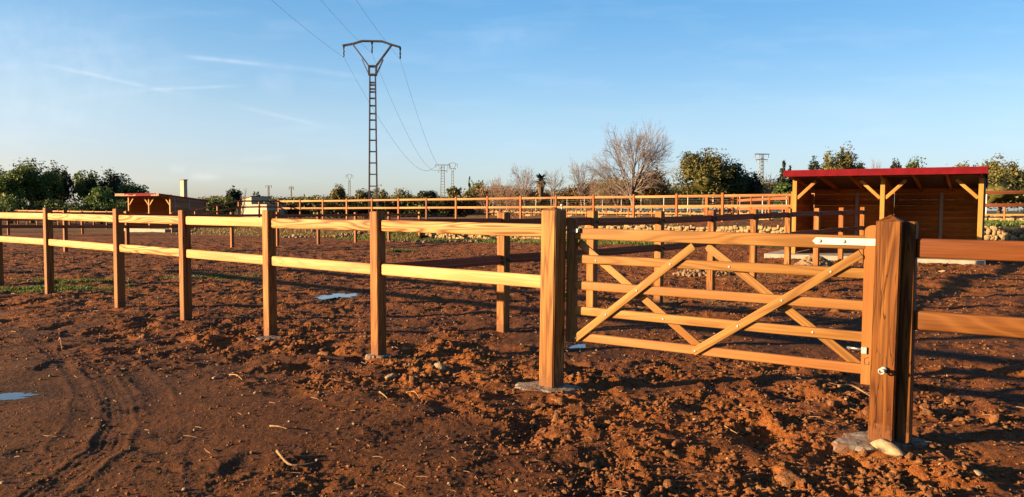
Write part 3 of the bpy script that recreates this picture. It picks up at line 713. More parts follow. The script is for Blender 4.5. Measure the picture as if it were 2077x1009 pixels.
# ------------------------------------------------------------------ fences
def fence(name, label, posts, pm, rm, h=1.5, w=.12, rails=(1.36, .91), rh=.115, rt=.05, group=None, skip_first=False, skip_last=False,
          lean=0.0, rail_off=0.0, w2=None, wend=None, cap=0.0, bev=.014, cat='fence', seg=2):
    """posts: list of (x, y, base z); each post and rail is a part"""
    root_ = empty(name, posts[0], 0, label, cat, group)
    o0 = Vector(posts[0]); P = [Vector(p) - o0 for p in posts]
    for i, p in enumerate(P):
        a = P[max(i - 1, 0)]; b = P[min(i + 1, len(P) - 1)]
        ang = math.atan2(b.y - a.y, b.x - a.x)
        if (i == 0 and skip_first) or (i == len(P) - 1 and skip_last): continue
        hh = h + rnd.uniform(-.012, .012)
        q = link('post', post_mesh(w if not wend else (wend if i == 0 else .12), round(hh, 2), pm, cap, w2=w2), root_, p, (rnd.uniform(-.004, .004), lean + rnd.uniform(-.003, .003), ang + rnd.uniform(-.02, .02)))
    for p, q in zip(P, P[1:]):
        d = (q - p); L = math.hypot(d.x, d.y); u = Vector((d.x / L, d.y / L, 0)); s = d.z / L
        nrm = Vector((-u.y, u.x, 0)) * rail_off
        for rz in rails:
            off = (wend or w) / 2 - .004
            za, zb = rz + rnd.uniform(-.008, .008), rz + rnd.uniform(-.008, .008)
            beam('rail', p + u * off + Vector((0, 0, za)) + nrm, q - u * off + Vector((0, 0, zb)) + nrm, rh, rt, bev, rm, root_, seg=seg)
    return root_
def along(p0, d, s, base=None):
    x, y = p0[0] + d[0] * s, p0[1] + d[1] * s
    return (x, y, E(x, y) if base is None else base)
# front fence (positions read off its posts), then one more bay past the left edge
def on_line(px, p0, d):
    """where the vertical plane through column px crosses the line p0 + s d"""
    r_ = ray(px, 600); u = r_.x / r_.y
    return (p0[0] - u * p0[1]) / (u * d[1] - d[0])
fp = []
for px in (1118, 768, 548, 377, 243, 101, 0, -130):
    s = on_line(px, PL, d1); fp.append(along(PL, d1, s, 0.0))
fr = fence('paddock_fence', 'front two rail wooden fence with pale lit rails running left from the gate', fp, M['post'], M['rail'], 1.5, .118, skip_first=True, lean=.006, bev=.016, seg=3)
# dividing fence: its rails seen on their shaded side, an electric wire on black insulators
B2 = Vector(fp[1])
p2 = [along(B2, d2, 2.02 * k + .02) for k in range(0, 10)]
p2[0] = tuple(B2)
p2 = [(q[0], q[1], .022 * max(0, k - 3)) for k, q in enumerate(p2)]
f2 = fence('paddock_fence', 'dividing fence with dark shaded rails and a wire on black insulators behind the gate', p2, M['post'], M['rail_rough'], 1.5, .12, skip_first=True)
side = Vector((d2.y, -d2.x, 0))
o0 = Vector(p2[0])
for zz, zi in ((1.36, 0), (.91, 1)):
    bm = bmesh.new()
    pts = [Vector(p) - o0 + side * .095 + Vector((0, 0, zz + .0)) for p in p2]
    pp = []
    for a, b in zip(pts, pts[1:]): pp += [a, (a + b) / 2 - Vector((0, 0, .012))]
    pp.append(pts[-1]); add_tube(bm, pp, .0024, 4)
    link('electric_wire', bm_mesh(bm, 'electric_wire', M['wire']), f2)
bm = bmesh.new(); add_tube(bm, [(0, 0, 0), (.035, 0, 0), (.036, 0, 0), (.05, 0, 0)], [.014, .014, .03, .022], 8); ins = bm_mesh(bm, 'insulator', M['black'], True)
for p in p2[1:]:
    for zz in (1.36, .91):
        link('insulator', ins, f2, Vector(p) - o0 + side * .058 + Vector((0, 0, zz)), (0, 0, math.atan2(side.y, side.x)))
# fence on the right of the gate
ang_g = math.atan2(PR.y - PL.y, PR.x - PL.x)
gd = Vector((math.cos(ang_g), math.sin(ang_g), 0)); gn = Vector((-gd.y, gd.x, 0))     # gn points away
if gn.y < 0: gn = -gn
q0 = PR + gd * .124 + gn * .060
rd = Vector((math.cos(ang_g + .03), math.sin(ang_g + .03), 0))
q1 = q0 + rd * 2.1; q2 = q1 + rd * 2.1
fence('paddock_fence', 'red brown two rail fence running right from the red gate post', [tuple(q0), tuple(q1), tuple(q2)], M['gpostR'], M['rail_dark'], 1.47, .115, rails=(1.305, .825), rh=.125, rt=.055, bev=.012, seg=3, w2=.12, wend=.080)
# cross fence behind, seen on its shaded side
c0 = (-11.96, 33.0); p4 = []
for s in (-11.0, -8.8, -6.6, -4.4, -2.2, 0, 2.24, 4.48, 6.72, 8.9, 11.1):
    p4.append(along(c0, d2, s))
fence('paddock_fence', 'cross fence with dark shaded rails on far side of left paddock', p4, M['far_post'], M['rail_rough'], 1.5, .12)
p6 = [along((-30.3, 46.5), d2, s) for s in (-4.2, -2.1, 0, 2.1, 4.2, 6.3)]
fence('paddock_fence', 'short fence beyond the cross fence left of far shed', p6, M['far_post'], M['far_rail'], 1.45, .12)
p5 = [along((-29.5, 60.5), (-.772, .635), 2.5 * k) for k in range(-1, 13)]
fence('paddock_fence', 'distant pale fence under the dark trees left of far shed', p5, M['far_post'], M['far_rail'], 1.5, .12, rails=(1.36, .8), group=None)
# long lit fence on the terrace
A3, B3 = Vector((-18.1, 60, 0)), Vector((13.7, 38, 0)); d3 = (B3 - A3).normalized()
p3 = [along(A3, d3, 2.515 * k) for k in range(0, 15)] + [along(A3, d3, 38.7), along(A3, d3, 41.2), along(A3, d3, 43.7)]
fence('paddock_fence', 'long pale lit fence on the raised terrace, running to the near shed', p3, M['far_post'], M['far_rail'], 1.48, .12, rails=(1.34, .80), rh=.13)
p7 = [along(A3, (-.635, -.772), 1.7 * k) for k in range(0, 6)]
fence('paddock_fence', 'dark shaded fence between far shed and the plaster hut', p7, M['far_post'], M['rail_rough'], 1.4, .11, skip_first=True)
p8 = [along((UA[0] - ud[0] * 2 - unr[0] * 1.0, UA[1] - ud[1] * 2 - unr[1] * 1.0), ud, 1.75 * k) for k in range(-24, 24)]
fence('paddock_fence', 'low reddish fence in front of the upper stone wall, smallest posts', p8, M['far_post'], M['far_rail'], 1.3, .10, rails=(1.2, .62), rh=.11)
# fence on top of the terrace wall right of the shed and the short pieces near the small far gate
p9 = [(15.9, 30.3, E(15.9, 30.6)), (18.2, 30.2, E(18.2, 30.4)), (20.6, 30.1, E(20.6, 30.1)), (23.0, 30.0, E(23, 30.2))]
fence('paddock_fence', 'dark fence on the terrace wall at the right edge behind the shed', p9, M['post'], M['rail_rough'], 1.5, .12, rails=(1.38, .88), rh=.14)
g0 = D(1487, 440, 46.5); g1 = D(1604, 440, 42.5)
pA = [(D(px, 440, dd).x, dd, E(D(px, 440, dd).x, dd)) for px, dd in ((1497, 50), (1524, 48), (1561, 45.5), (1600, 43))]
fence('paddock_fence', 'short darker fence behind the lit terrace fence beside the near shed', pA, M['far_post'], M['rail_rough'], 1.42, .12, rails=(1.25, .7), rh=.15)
# small far gate
gp = [Vector((D(px, 440, dd).x, dd, 0)) for px, dd in ((1433, 50.0), (1486, 52.0))]
for p in gp: p.z = E(p.x, p.y)
for k, p in enumerate(gp):
    o = link('gate_post', post_mesh(.17, 1.6, M['far_post'], .03), None, p, (0, 0, -.6))
    tag(o, ('thick wooden post left of the small far gate', 'thinner wooden post right of the small far gate')[k], 'gate post')
fgt = empty('gate', gp[0] + Vector((.12, .03, 0)), 0, 'small distant dark field gate with crossed braces behind terrace fence', 'gate')
v = gp[1] - gp[0]; Lg = math.hypot(v.x, v.y) - .3; u = Vector((v.x, v.y, 0)).normalized()
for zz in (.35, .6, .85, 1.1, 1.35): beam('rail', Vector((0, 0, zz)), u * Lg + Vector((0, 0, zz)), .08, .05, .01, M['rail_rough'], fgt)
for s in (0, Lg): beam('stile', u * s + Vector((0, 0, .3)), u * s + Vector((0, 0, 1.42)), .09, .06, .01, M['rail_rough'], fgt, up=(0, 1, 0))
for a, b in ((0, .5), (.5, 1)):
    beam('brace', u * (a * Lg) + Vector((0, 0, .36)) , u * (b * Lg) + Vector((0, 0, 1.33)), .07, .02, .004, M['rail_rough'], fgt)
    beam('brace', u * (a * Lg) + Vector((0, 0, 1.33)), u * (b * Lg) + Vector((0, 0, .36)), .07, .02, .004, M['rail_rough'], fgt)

# ------------------------------------------------------------------ gate posts
gl = empty('gate_post', PL, ang_g + .0, 'square pale orange gate post with steel ball on top at latch side', 'gate post')
link('post', post_mesh(.158, 1.53, M['gpostL'], .030, .008), gl, (0, 0, 0), (0, .010, -.11))
bm = bmesh.new(); bmesh.ops.create_uvsphere(bm, u_segments=16, v_segments=10, radius=.013)
link('steel_ball', bm_mesh(bm, 'steel_ball', M['galv'], True), gl, (.02 + .072, 0, 1.575))
bm = bmesh.new(); add_tube(bm, [(0, 0, 0), (0, 0, .05)], .006, 8); link('bolt', bm_mesh(bm, 'bolt', M['steel'], True), gl, (.092, 0, 1.525))
gr = empty('gate_post', PR, ang_g, 'square red brown cracked gate post with pyramid top at hinge side', 'gate post')
link('post', post_mesh(.152, 1.475, M['gpostR'], .045, .007), gr, (0, 0, 0), (0, .008, 0))
# ring bolt on its front face
bm = bmesh.new()
add_tube(bm, [(0, 0, 0), (0, -.022, 0)], [.020, .020], 12)
add_tube(bm, [(0, -.02, 0), (0, -.055, -.004)], .008, 8)
pts = [(.0 + .017 * math.cos(t) - .006, -.055 - .006 * math.sin(t), .017 * math.sin(t) - .006) for t in [2 * math.pi * k / 14 for k in range(15)]]
add_tube(bm, pts, .006, 6)
link('ring_bolt', bm_mesh(bm, 'ring_bolt', M['galv'], True), gr, (.012, -.076, .505))

# ------------------------------------------------------------------ the gate
GL_ = D(1160, 600, 6.635); GR_ = D(1769, 600, 5.34); GL_.z = GR_.z = 0
gv = GR_ - GL_; GW = gv.length; ga = math.atan2(gv.y, gv.x)
gate = empty('gate', GL_, ga, 'five bar orange wooden field gate with crossed braces and white hinge strap', 'gate')
# local: x along the gate, -y towards the viewer
def gb(name, a, b, wid, thk, bev=.008, mat=None, up=(0, 0, 1), seg=2): return beam(name, a, b, wid, thk, bev, mat or M['gate'], gate, up, seg)
sw = .095
def stile_mesh(w, t, z0, z1, mat):
    bm = bmesh.new(); pr = [(-w / 2, z0), (w / 2, z0), (w / 2, z1 - w * .35)]
    for k in range(1, 8):
        a = math.pi * k / 8; pr.append((w / 2 * math.cos(a), z1 - w * .35 + w * .35 * math.sin(a)))
    pr.append((-w / 2, z1 - w * .35))
    f = [bm.verts.new((x, -t / 2, z)) for x, z in pr]; g = [bm.verts.new((x, t / 2, z)) for x, z in pr]
    bm.faces.new(f); bm.faces.new(g[::-1])
    for k in range(len(pr)): bm.faces.new((f[k - 1], g[k - 1], g[k], f[k])[::-1]) 
    bmesh.ops.recalc_face_normals(bm, faces=list(bm.faces))
    bmesh.ops.bevel(bm, geom=[e for e in bm.edges if abs(e.verts[0].co.y - e.verts[1].co.y) < .001], offset=.007, segments=2, affect='EDGES')
    return bm_mesh(bm, 'stile', mat)
sl = link('stile', stile_mesh(.085, .062, .40, 1.47, M['gate_v']), gate, (.0, 0, 0))
srt = link('stile', stile_mesh(.11, .070, .335, 1.445, M['gate_v']), gate, (GW, 0, 0))
beam_z = [(1.335, .095, .062), (1.12, .072, .042), (.893, .072, .042), (.675, .072, .042), (.450, .072, .042)]
for zc, wd_, tk in beam_z:
    gb('rail', (.035, 0, zc), (GW - .045, 0, zc - .012), wd_, tk, .010, seg=3)
mid = GW * .475
zb, zt = .452, 1.29
fy = -.021 - .013
def brace(a, b, y):
    v = Vector((b[0] - a[0], 0, b[1] - a[1])); return gb('brace', (a[0], y, a[1]), (b[0], y, b[1]), .062, .024, .006, up=(0, 0, 1) if abs(v.normalized().z) < .9 else (1, 0, 0))
brace((.045, .425), (mid - .03, 1.262), fy)
brace((mid - .02, .43), (GW - .07, 1.245), fy)
brace((.045, 1.262), (mid + .02, .455), -fy)
brace((mid + .05, 1.262), (GW - .07, .45), -fy)
# bolt heads where braces meet rails
bm = bmesh.new(); add_tube(bm, [(0, 0, 0), (0, -.002, 0), (0, -.005, 0)], [.0085, .0085, .005], 10); bolt = bm_mesh(bm, 'bolt', M['galv'], True)
for (a, b, y0) in (((.045, .425), (mid - .03, 1.262), fy - .012), ((mid - .02, .43), (GW - .07, 1.245), fy - .012)):
    for zc, _, _ in beam_z[1:]:
        t = (zc - .008 - a[1]) / (b[1] - a[1]); link('bolt', bolt, gate, (a[0] + t * (b[0] - a[0]), y0, zc - .008))
for (a, b) in (((.045, 1.262), (mid + .02, .455)), ((mid + .05, 1.262), (GW - .07, .45))):
    for zc, _, _ in beam_z[1:]:
        t = (zc - a[1]) / (b[1] - a[1])
        if .05 < t < .97 and not (abs(zc - .893) < .1): link('bolt', bolt, gate, (a[0] + t * (b[0] - a[0]), -.0215, zc - .008))
# hinge strap with pointed end
bm = bmesh.new()
x0, x1, zc, hh = GW - .395, GW + .045, 1.328, .0235
pr = [(x0, zc), (x0 + .022, zc - hh), (x1, zc - hh), (x1, zc + hh), (x0 + .022, zc + hh)]
f = [bm.verts.new((x, -.041, z)) for x, z in pr]; g = [bm.verts.new((x, -.0362, z)) for x, z in pr]
bm.faces.new(f); bm.faces.new(g[::-1])
for k in range(5): bm.faces.new((f[k - 1], g[k - 1], g[k], f[k]))
bmesh.ops.recalc_face_normals(bm, faces=list(bm.faces))
link('hinge_strap', bm_mesh(bm, 'hinge_strap', M['white']), gate)
bm = bmesh.new(); add_tube(bm, [(0, 0, 0), (0, -.003, 0), (0, -.008, 0), (0, -.010, 0)], [.014, .014, .010, .004], 14); bh = bm_mesh(bm, 'bolt', M['galv'], True)
for xx in (GW - .345, GW - .185): link('bolt', bh, gate, (xx, -.041, zc))
# latch at the left stile
o = link('latch_plate', box_mesh(.10, .006, .032, .001, M['steel'], 1), gate, (.035, -.046, 1.362), (0, 0, -.30))
link('latch_pin', box_mesh(.012, .016, .034, .003, M['galv'], 1), gate, (.086, -.048, 1.366))
# lower hinge bolt, its square washer, pressed mark
bm = bmesh.new(); add_tube(bm, [(-.11, .02, .0), (.0, -.01, 0)], .009, 8); link('hinge_pin', bm_mesh(bm, 'hinge_pin', M['steel'], True), gate, (GW - .045, 0, .575))
link('washer', box_mesh(.036, .012, .048, .002, M['galv'], 1), gate, (GW - .035, -.042, .575))
bm = bmesh.new()
for a, b in (((-.012, -.022), (-.012, .018)), ((-.012, .018), (.014, .030)), ((-.012, -.022), (.016, -.022)), ((.016, -.022), (.016, .0))):
    add_bar(bm, (a[0], 0, a[1]), (b[0], 0, b[1]), .004, .002)
link('pressed_mark', bm_mesh(bm, 'pressed_mark', M['mark']), gate, (GW - .020, -.036, .500))

# ------------------------------------------------------------------ sheds
TH = R(-31.5)
def make_shed(name, loc, label, film=False):
    """local x along the front (to the right), y into the depth"""
    t = empty(name, loc, TH, label, 'horse shelter')
    HL, DP = 2.53, 3.0; zf, zbk = 2.50, 2.12                    # half length, depth, eaves height front/back
    S = lambda y: zf + (zbk - zf) * (y / DP)
    # slab
    link('concrete_slab', box_mesh(5.06 + .95, 3.9, .50, .012, M['slab'], 1), t, (-.30, DP / 2 - .15, -.12))
    top = .13
    for x in (-HL, 0, HL):
        link('post', box_mesh(.125, .125, zf + .02 - top, .006, M['pine'], 1), t, (x, 0, (zf + .02 + top) / 2))
        link('rear_post', box_mesh(.09, .09, zbk - top - .05, .006, M['stain'], 1), t, (x, DP - .10, (zbk - .05 + top) / 2))
    def br(x, s):
        beam('brace', (x + s * .07, 0, zf - .62), (x + s * .62, 0, zf - .08), .095, .07, .005, M['pine_x'], t)
    br(-HL, 1); br(0, -1); br(0, 1); br(HL, -1)
    beam('front_beam', (-HL - .1, -.0, zf + .085), (HL + .1, -.0, zf + .085), .13, .09, .004, M['stain'], t)
    # boards: back wall in two bays, side walls, middle partition
    bh = .192
    for k in range(int((zbk - top) / bh) + 2):
        z0 = top + .01 + k * bh
        for xa, xb in ((-HL + .05, -.045), (.045, HL - .05)):
            if z0 + bh < zbk + .16:
                link('board', box_mesh(xb - xa - .004, .03, bh - .001, .004, M['stain'], 1), t, ((xa + xb) / 2, DP + rnd.uniform(-.003, .003), z0 + bh / 2))
    for x, mt in ((-HL, 'stain'), (0, 'stain'), (HL, 'side')):
        k = 0
        while True:
            z0 = top + .01 + k * bh; k += 1
            zc = z0 + bh
            ye = min(DP - .02, -1.0 + (2.67 - .035 - zc) / .43 * (DP + 1.18))
            if ye < .25: break
            xo = x + (.068 if x > 0 else (-.068 if x < 0 else 0))
            segs = ((.07, min(ye, DP * .5) - .004), (DP * .5 + .004, ye)) if ye > DP * .5 + .2 else ((.07, ye),)
            for ya, yb in segs:
                o = link('board', box_mesh(yb - ya, .028, bh - .001, .004, M[mt], 1), t, (xo + rnd.uniform(-.002, .002), (ya + yb) / 2, z0 + bh / 2), (0, 0, math.pi / 2))
    for x, mt in ((-HL - .068, 'stain'), (0, 'stain'), (HL + .068, 'side')):
        zz_ = lambda y: 2.67 - .43 * (y + 1.0) / (DP + 1.18) - .15
        beam('gable_board', (x, .07, zz_(.07)), (x, DP - .02, zz_(DP - .02)), .24, .032, .003, M[mt], t)
    # battens
    for x in (-1.10, 1.42): link('batten', box_mesh(.10, .03, zbk - top - .02, .003, M['batten'], 1), t, (x, DP - .035, (zbk + top) / 2))
    for y in (.30, DP * .5, DP - .2):
        link('batten', box_mesh(.03 if y < 1 else .055, .022, S(y) - top - .02, .003, M['batten'] if y < 2.5 else M['side'], 1), t, (HL + .095, y, (S(y) + top) / 2), (0, 0, math.pi / 2))
    # roof: sheet, rafters, fascia
    yf, yb = -1.0, DP + .18
    zs = lambda y: 2.67 + (2.24 - 2.67) * ((y - yf) / (yb - yf))
    for k in range(7):
        x = -HL - .0 + k * (2 * HL / 6)
        beam('rafter', (x, yf + .05, zs(yf + .05) - .075), (x, yb - .05, zs(yb - .05) - .075), .12, .06, .004, M['stain'], t)
    bm = bmesh.new(); nx = 48
    for k in range(nx):
        xa = -HL - .14 + (2 * HL + .28) * k / nx; xb = -HL - .14 + (2 * HL + .28) * (k + 1) / nx
        h0 = .022 if k % 6 == 0 else 0; 
        vs = [bm.verts.new((x_, y_, zs(y_) + zo)) for zo in (0, .03 + h0) for x_, y_ in ((xa, yf), (xb, yf), (xb, yb), (xa, yb))]
        for q in ((3, 2, 1, 0), (4, 5, 6, 7), (0, 1, 5, 4), (1, 2, 6, 5), (2, 3, 7, 6), (3, 0, 4, 7)): bm.faces.new([vs[a] for a in q])
    link('roof', bm_mesh(bm, 'roof', M['red'] if not film else M['red_dark']), t)
    link('fascia', box_mesh(2 * HL + .30, .012, .195, .003, M['red'], 1), t, (0, yf - .012, zs(yf) - .040))
    for s in (-1, 1):
        beam('side_flashing', (s * (HL + .150), yf, zs(yf) - .01), (s * (HL + .150), yb, zs(yb) - .01), .10, .012, .002, M['red'] if s < 0 else M['red_dark'], t)
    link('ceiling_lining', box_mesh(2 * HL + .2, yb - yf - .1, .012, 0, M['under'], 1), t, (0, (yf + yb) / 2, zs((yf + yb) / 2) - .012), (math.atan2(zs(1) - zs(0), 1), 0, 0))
    if film:
        for xa, xb in ((-HL - .14, -.1), (1.75, HL + .14)):
            bm = bmesh.new(); nseg = 14; lo = []; hi = []
            for k in range(nseg + 1):
                x = xa + (xb - xa) * k / nseg
                jag = .0 if 0 < k < nseg else 0
                tp = .055 + (rnd.uniform(-.16, -.03) if (x > -1.5 and x < 2.4) else 0)
                lo.append(bm.verts.new((x, yf - .0205, zs(yf) - .135))); hi.append(bm.verts.new((x, yf - .0205, zs(yf) + tp)))
            for k in range(nseg): bm.faces.new((lo[k], lo[k + 1], hi[k + 1], hi[k]))
            bm2 = bmesh.ops.solidify(bm, geom=list(bm.faces), thickness=.002)
            link('peeling_film', bm_mesh(bm, 'peeling_film', M['film']), t)
    return t
s1x, s1y = 11.14, 23.3
make_shed('horse_shelter', (s1x, s1y, 0.02), 'near open two bay wooden shelter with bright red roof edge on concrete slab')
s2 = D(303, 420, 57.5)
make_shed('horse_shelter', (s2.x, s2.y, -.25), 'far small open shelter with pinkish peeling roof edge at the left', True)

# ------------------------------------------------------------------ stone walls
_b = bmesh.new(); bmesh.ops.create_cube(_b, size=2); bmesh.ops.bevel(_b, geom=list(_b.edges), offset=.32, segments=1, affect='EDGES'); bmesh.ops.triangulate(_b, faces=list(_b.faces))
CV = np.array([q.co[:] for q in _b.verts]); CF = np.array([[w_.index for w_ in q.verts] for q in _b.faces]); _b.free()
def wall_stones(name, label, p0, p1, base_f, top_f, sx, sz_, as_parts, seed, thick=.28):
    rs_ = random.Random(seed); p0, p1 = Vector(p0), Vector(p1); L = (p1 - p0).length; u = (p1 - p0).normalized()
    ang = math.atan2(u.y, u.x)
    t = empty(name, (p0.x, p0.y, 0), 0, label, 'stone wall')
    variants = []
    for k in range(8):
        r_ = np.random.RandomState(seed * 10 + k); v = CV.copy() * .86
        v = v * (1 + .45 * (r_.rand(len(v), 3) - .5))
        variants.append((v, CF))
    meshes = [mesh_np('stone', v * .5, f, M['wallstone']) for v, f in variants]
    lst = []
    s = 0.0
    rows = int(1.0 / sz_ / .93) + 2
    for rrow in range(rows):
        s = rs_.uniform(-.1, .1)
        while s < L:
            w = sx * rs_.uniform(.45, 1.6); h = sz_ * rs_.uniform(.8, 1.7)
            c = p0 + u * (s + w / 2); b = base_f(c.x, c.y); tp = top_f(c.x, c.y)
            z_ = b + sz_ * (rrow + .5) * .93 + rs_.uniform(-.38, .38) * sz_
            if z_ < tp + .01: lst.append((c, z_, w, h, rs_.uniform(-.06, .06), rs_.uniform(-.45, .45), rs_.randrange(8)))
            s += w * .80
    lst.sort(key=lambda q: (q[0] - Vector((4, 0, 0))).length)
    nlim = 298 if as_parts else 0
    for c, z_, w, h, dy, tw, k in lst[:nlim]:
        link('stone', meshes[k], t, (c.x - p0.x - u.y * dy, c.y - p0.y + u.x * dy, z_), (tw, tw * .5, ang + tw * .25), (w * 1.04, thick, h * 1.1))
    V, Fc, n0 = [], [], 0
    for c, z_, w, h, dy, tw, k in lst[nlim:]:
        v, f = variants[k]
        a = ang + tw * .25; vv = v * .5 * np.array([w * 1.04, thick, h * 1.1])
        x_ = vv[:, 0] * math.cos(a) - vv[:, 1] * math.sin(a) + c.x - p0.x - u.y * dy; y_ = vv[:, 0] * math.sin(a) + vv[:, 1] * math.cos(a) + c.y - p0.y + u.x * dy
        V.append(np.stack([x_, y_, vv[:, 2] + z_], -1)); Fc.append(f + n0); n0 += len(v)
    if V: tag(link('stone_fill', mesh_np('stone_fill', np.concatenate(V), np.concatenate(Fc), M['wallstone']), t), kind='stuff')
    return t
w0 = WA + wd * 8.6; w1 = WA + wd * 40
nrm3 = wnr
def wl_base(x, y): return E(x - nrm3[0] * .5, y - nrm3[1] * .5) - .06
def wl_top(x, y): return E(x + nrm3[0] * .9, y + nrm3[1] * .9) + .02
wall_stones('stone_wall', 'low dry stone retaining wall of pale rough stones behind the paddock', (w0[0], w0[1], 0), (w1[0], w1[1], 0), wl_base, wl_top, .19, .125, True, 3)
u0 = UA - ud * 42; u1 = UA + ud * 45
def ul_base(x, y): return E(x - unr[0] * .6, y - unr[1] * .6) - .06
def ul_top(x, y): return E(x + unr[0] * .9, y + unr[1] * .9) + .06
wall_stones('stone_wall', 'far cream stone wall beyond the terrace with the low fence before it', (u0[0], u0[1], 0), (u1[0], u1[1], 0), ul_base, ul_top, .32, .19, False, 5, .4)

# heap of broken stone by the dividing fence, rubble beyond the gate
def heap(px, py, rx, ry, h, n, smin, smax, mat, label, seed, name='rubble_heap'):
    c = GE(px, py); rs_ = np.random.RandomState(seed)
    a = rs_.rand(n) * 6.283; q = np.sqrt(rs_.rand(n))
    x = q * np.cos(a) * rx; y = q * np.sin(a) * ry
    z = h * (1 - q ** 1.6) + .5 * smin
    gz = elev(x + c.x, y + c.y) - c.z
    s = smin + (smax - smin) * rs_.rand(n) ** 2
    o = link(name, scatter_mesh(name, np.stack([x, y, z + gz], -1), s, mat, seed, .7, .35), None, c)
    tag(o, label, 'rubble', kind='stuff')
heap(1652, 545, .52, .45, .32, 700, .03, .07, M['rubble'], 'heap of small tan broken stone before the near shed', 31)
heap(1432, 558, .75, .5, .16, 420, .02, .055, M['rubble'], 'low scatter of tan rubble behind the gate centre', 32)
heap(880, 485, 2.6, .5, .06, 90, .03, .10, M['rubble'], 'line of loose pale rocks along the bank between pylon and gate post', 33)
heap(700, 482, 4.5, .5, .06, 110, .04, .12, M['rubble'], 'sparse pale rocks on the bank below the pylon', 34)
heap(738, 444, 1.1, 1.2, .35, 220, .08, .22, M['clod'], 'small mound of loose earth at the pylon foot', 35, 'earth_mound')

# ------------------------------------------------------------------ grass
def grass(name, label, pts, hgt, mat, seed, wid=.012, per=1, cat='grass'):
    """pts: (n,2) plan positions of blades"""
    rs_ = np.random.RandomState(seed); x, y = pts[:, 0], pts[:, 1]; n = len(x)
    z = elev(x, y) + (relief(x, y, False) if n else 0) - .01
    a = rs_.rand(n) * 6.283; h = hgt * (.45 + .8 * rs_.rand(n)); w = wid * (.6 + .8 * rs_.rand(n))
    lx, ly = (rs_.randn(n) * .45) * h, (rs_.randn(n) * .45) * h
    dx, dy = np.cos(a) * w, np.sin(a) * w
    V = np.stack([np.stack([x - dx, y - dy, z], -1), np.stack([x + dx, y + dy, z], -1), np.stack([x + lx * .4 + dx * .7, y + ly * .4 + dy * .7, z + h * .6], -1), np.stack([x + lx, y + ly, z + h], -1), np.stack([x + lx * .4 - dx * .7, y + ly * .4 - dy * .7, z + h * .6], -1)], 1)
    tone = np.repeat(rs_.rand(n), 5)
    F = np.arange(n * 5).reshape(n, 5)
    o = link(name, mesh_np(name, V.reshape(-1, 3), F, mat, False, {'tone': tone}))
    tag(o, label, cat, kind='stuff')
rs = np.random.RandomState(77)
def patch(px, py, rx, ry, n):
    p = GE(px, py); c = rs.randn(max(3, n // 25), 2)
    k = rs.randint(0, len(c), n); q = c[k] * .55 + rs.randn(n, 2) * .13
    return np.stack([p.x + q[:, 0] * rx, p.y + q[:, 1] * ry], -1)
grass('weeds', 'bright green weeds growing around the fence post at the left edge', np.concatenate([patch(45, 590, .9, .22, 2200), patch(115, 586, .6, .25, 900), patch(150, 572, .7, .25, 700), patch(205, 570, .6, .25, 400)]), .07, M['grass'], 1, .008)
grass('weeds', 'sparse small weeds on earth behind the front fence', np.concatenate([patch(415, 562, .9, .3, 700), patch(495, 568, .5, .2, 180)]), .05, M['grass'], 2, .008)
grass('weeds', 'low dark green weed clump in the middle of the left paddock', patch(818, 511, .55, .35, 1200), .10, M['leaf_bright'], 3, .016)
# band of grass at the foot of and above the terrace wall
s = rs.rand(16000) * 34 - 2; dd = -.2 - rs.rand(16000) ** 1.3 * 2.6
q = (WA[None] + wd[None] * (s[:, None] + 6) + wnr[None] * dd[:, None])[:11000]
keep = (pn(q[:, 0] * .5, q[:, 1] * .5, 50) > -.12) & ((q[:, 0] < 7.2) | (q[:, 0] > 15.5)); q = q[keep]
grass('grass', 'green grass strip along the foot of stone wall', q, .12, M['grass'], 4, .022)
s = rs.rand(9000) * 44 - 10; dd = -1.5 + rs.rand(9000) * 3.8
q = WA[None] + wd[None] * s[:, None] + wnr[None] * dd[:, None]; q = q[(q[:, 0] > -26) & (q[:, 0] < 8)]
grass('dry_grass', 'dry yellow grass on the bank below the terrace', q, .11, M['drygrass'], 5, .03)
q = np.stack([16 + rs.rand(7000) * 12, 31.0 + rs.rand(7000) * 14], -1)
grass('grass', 'green grass on the terrace at the right edge', q, .16, M['grass'], 6, .03)

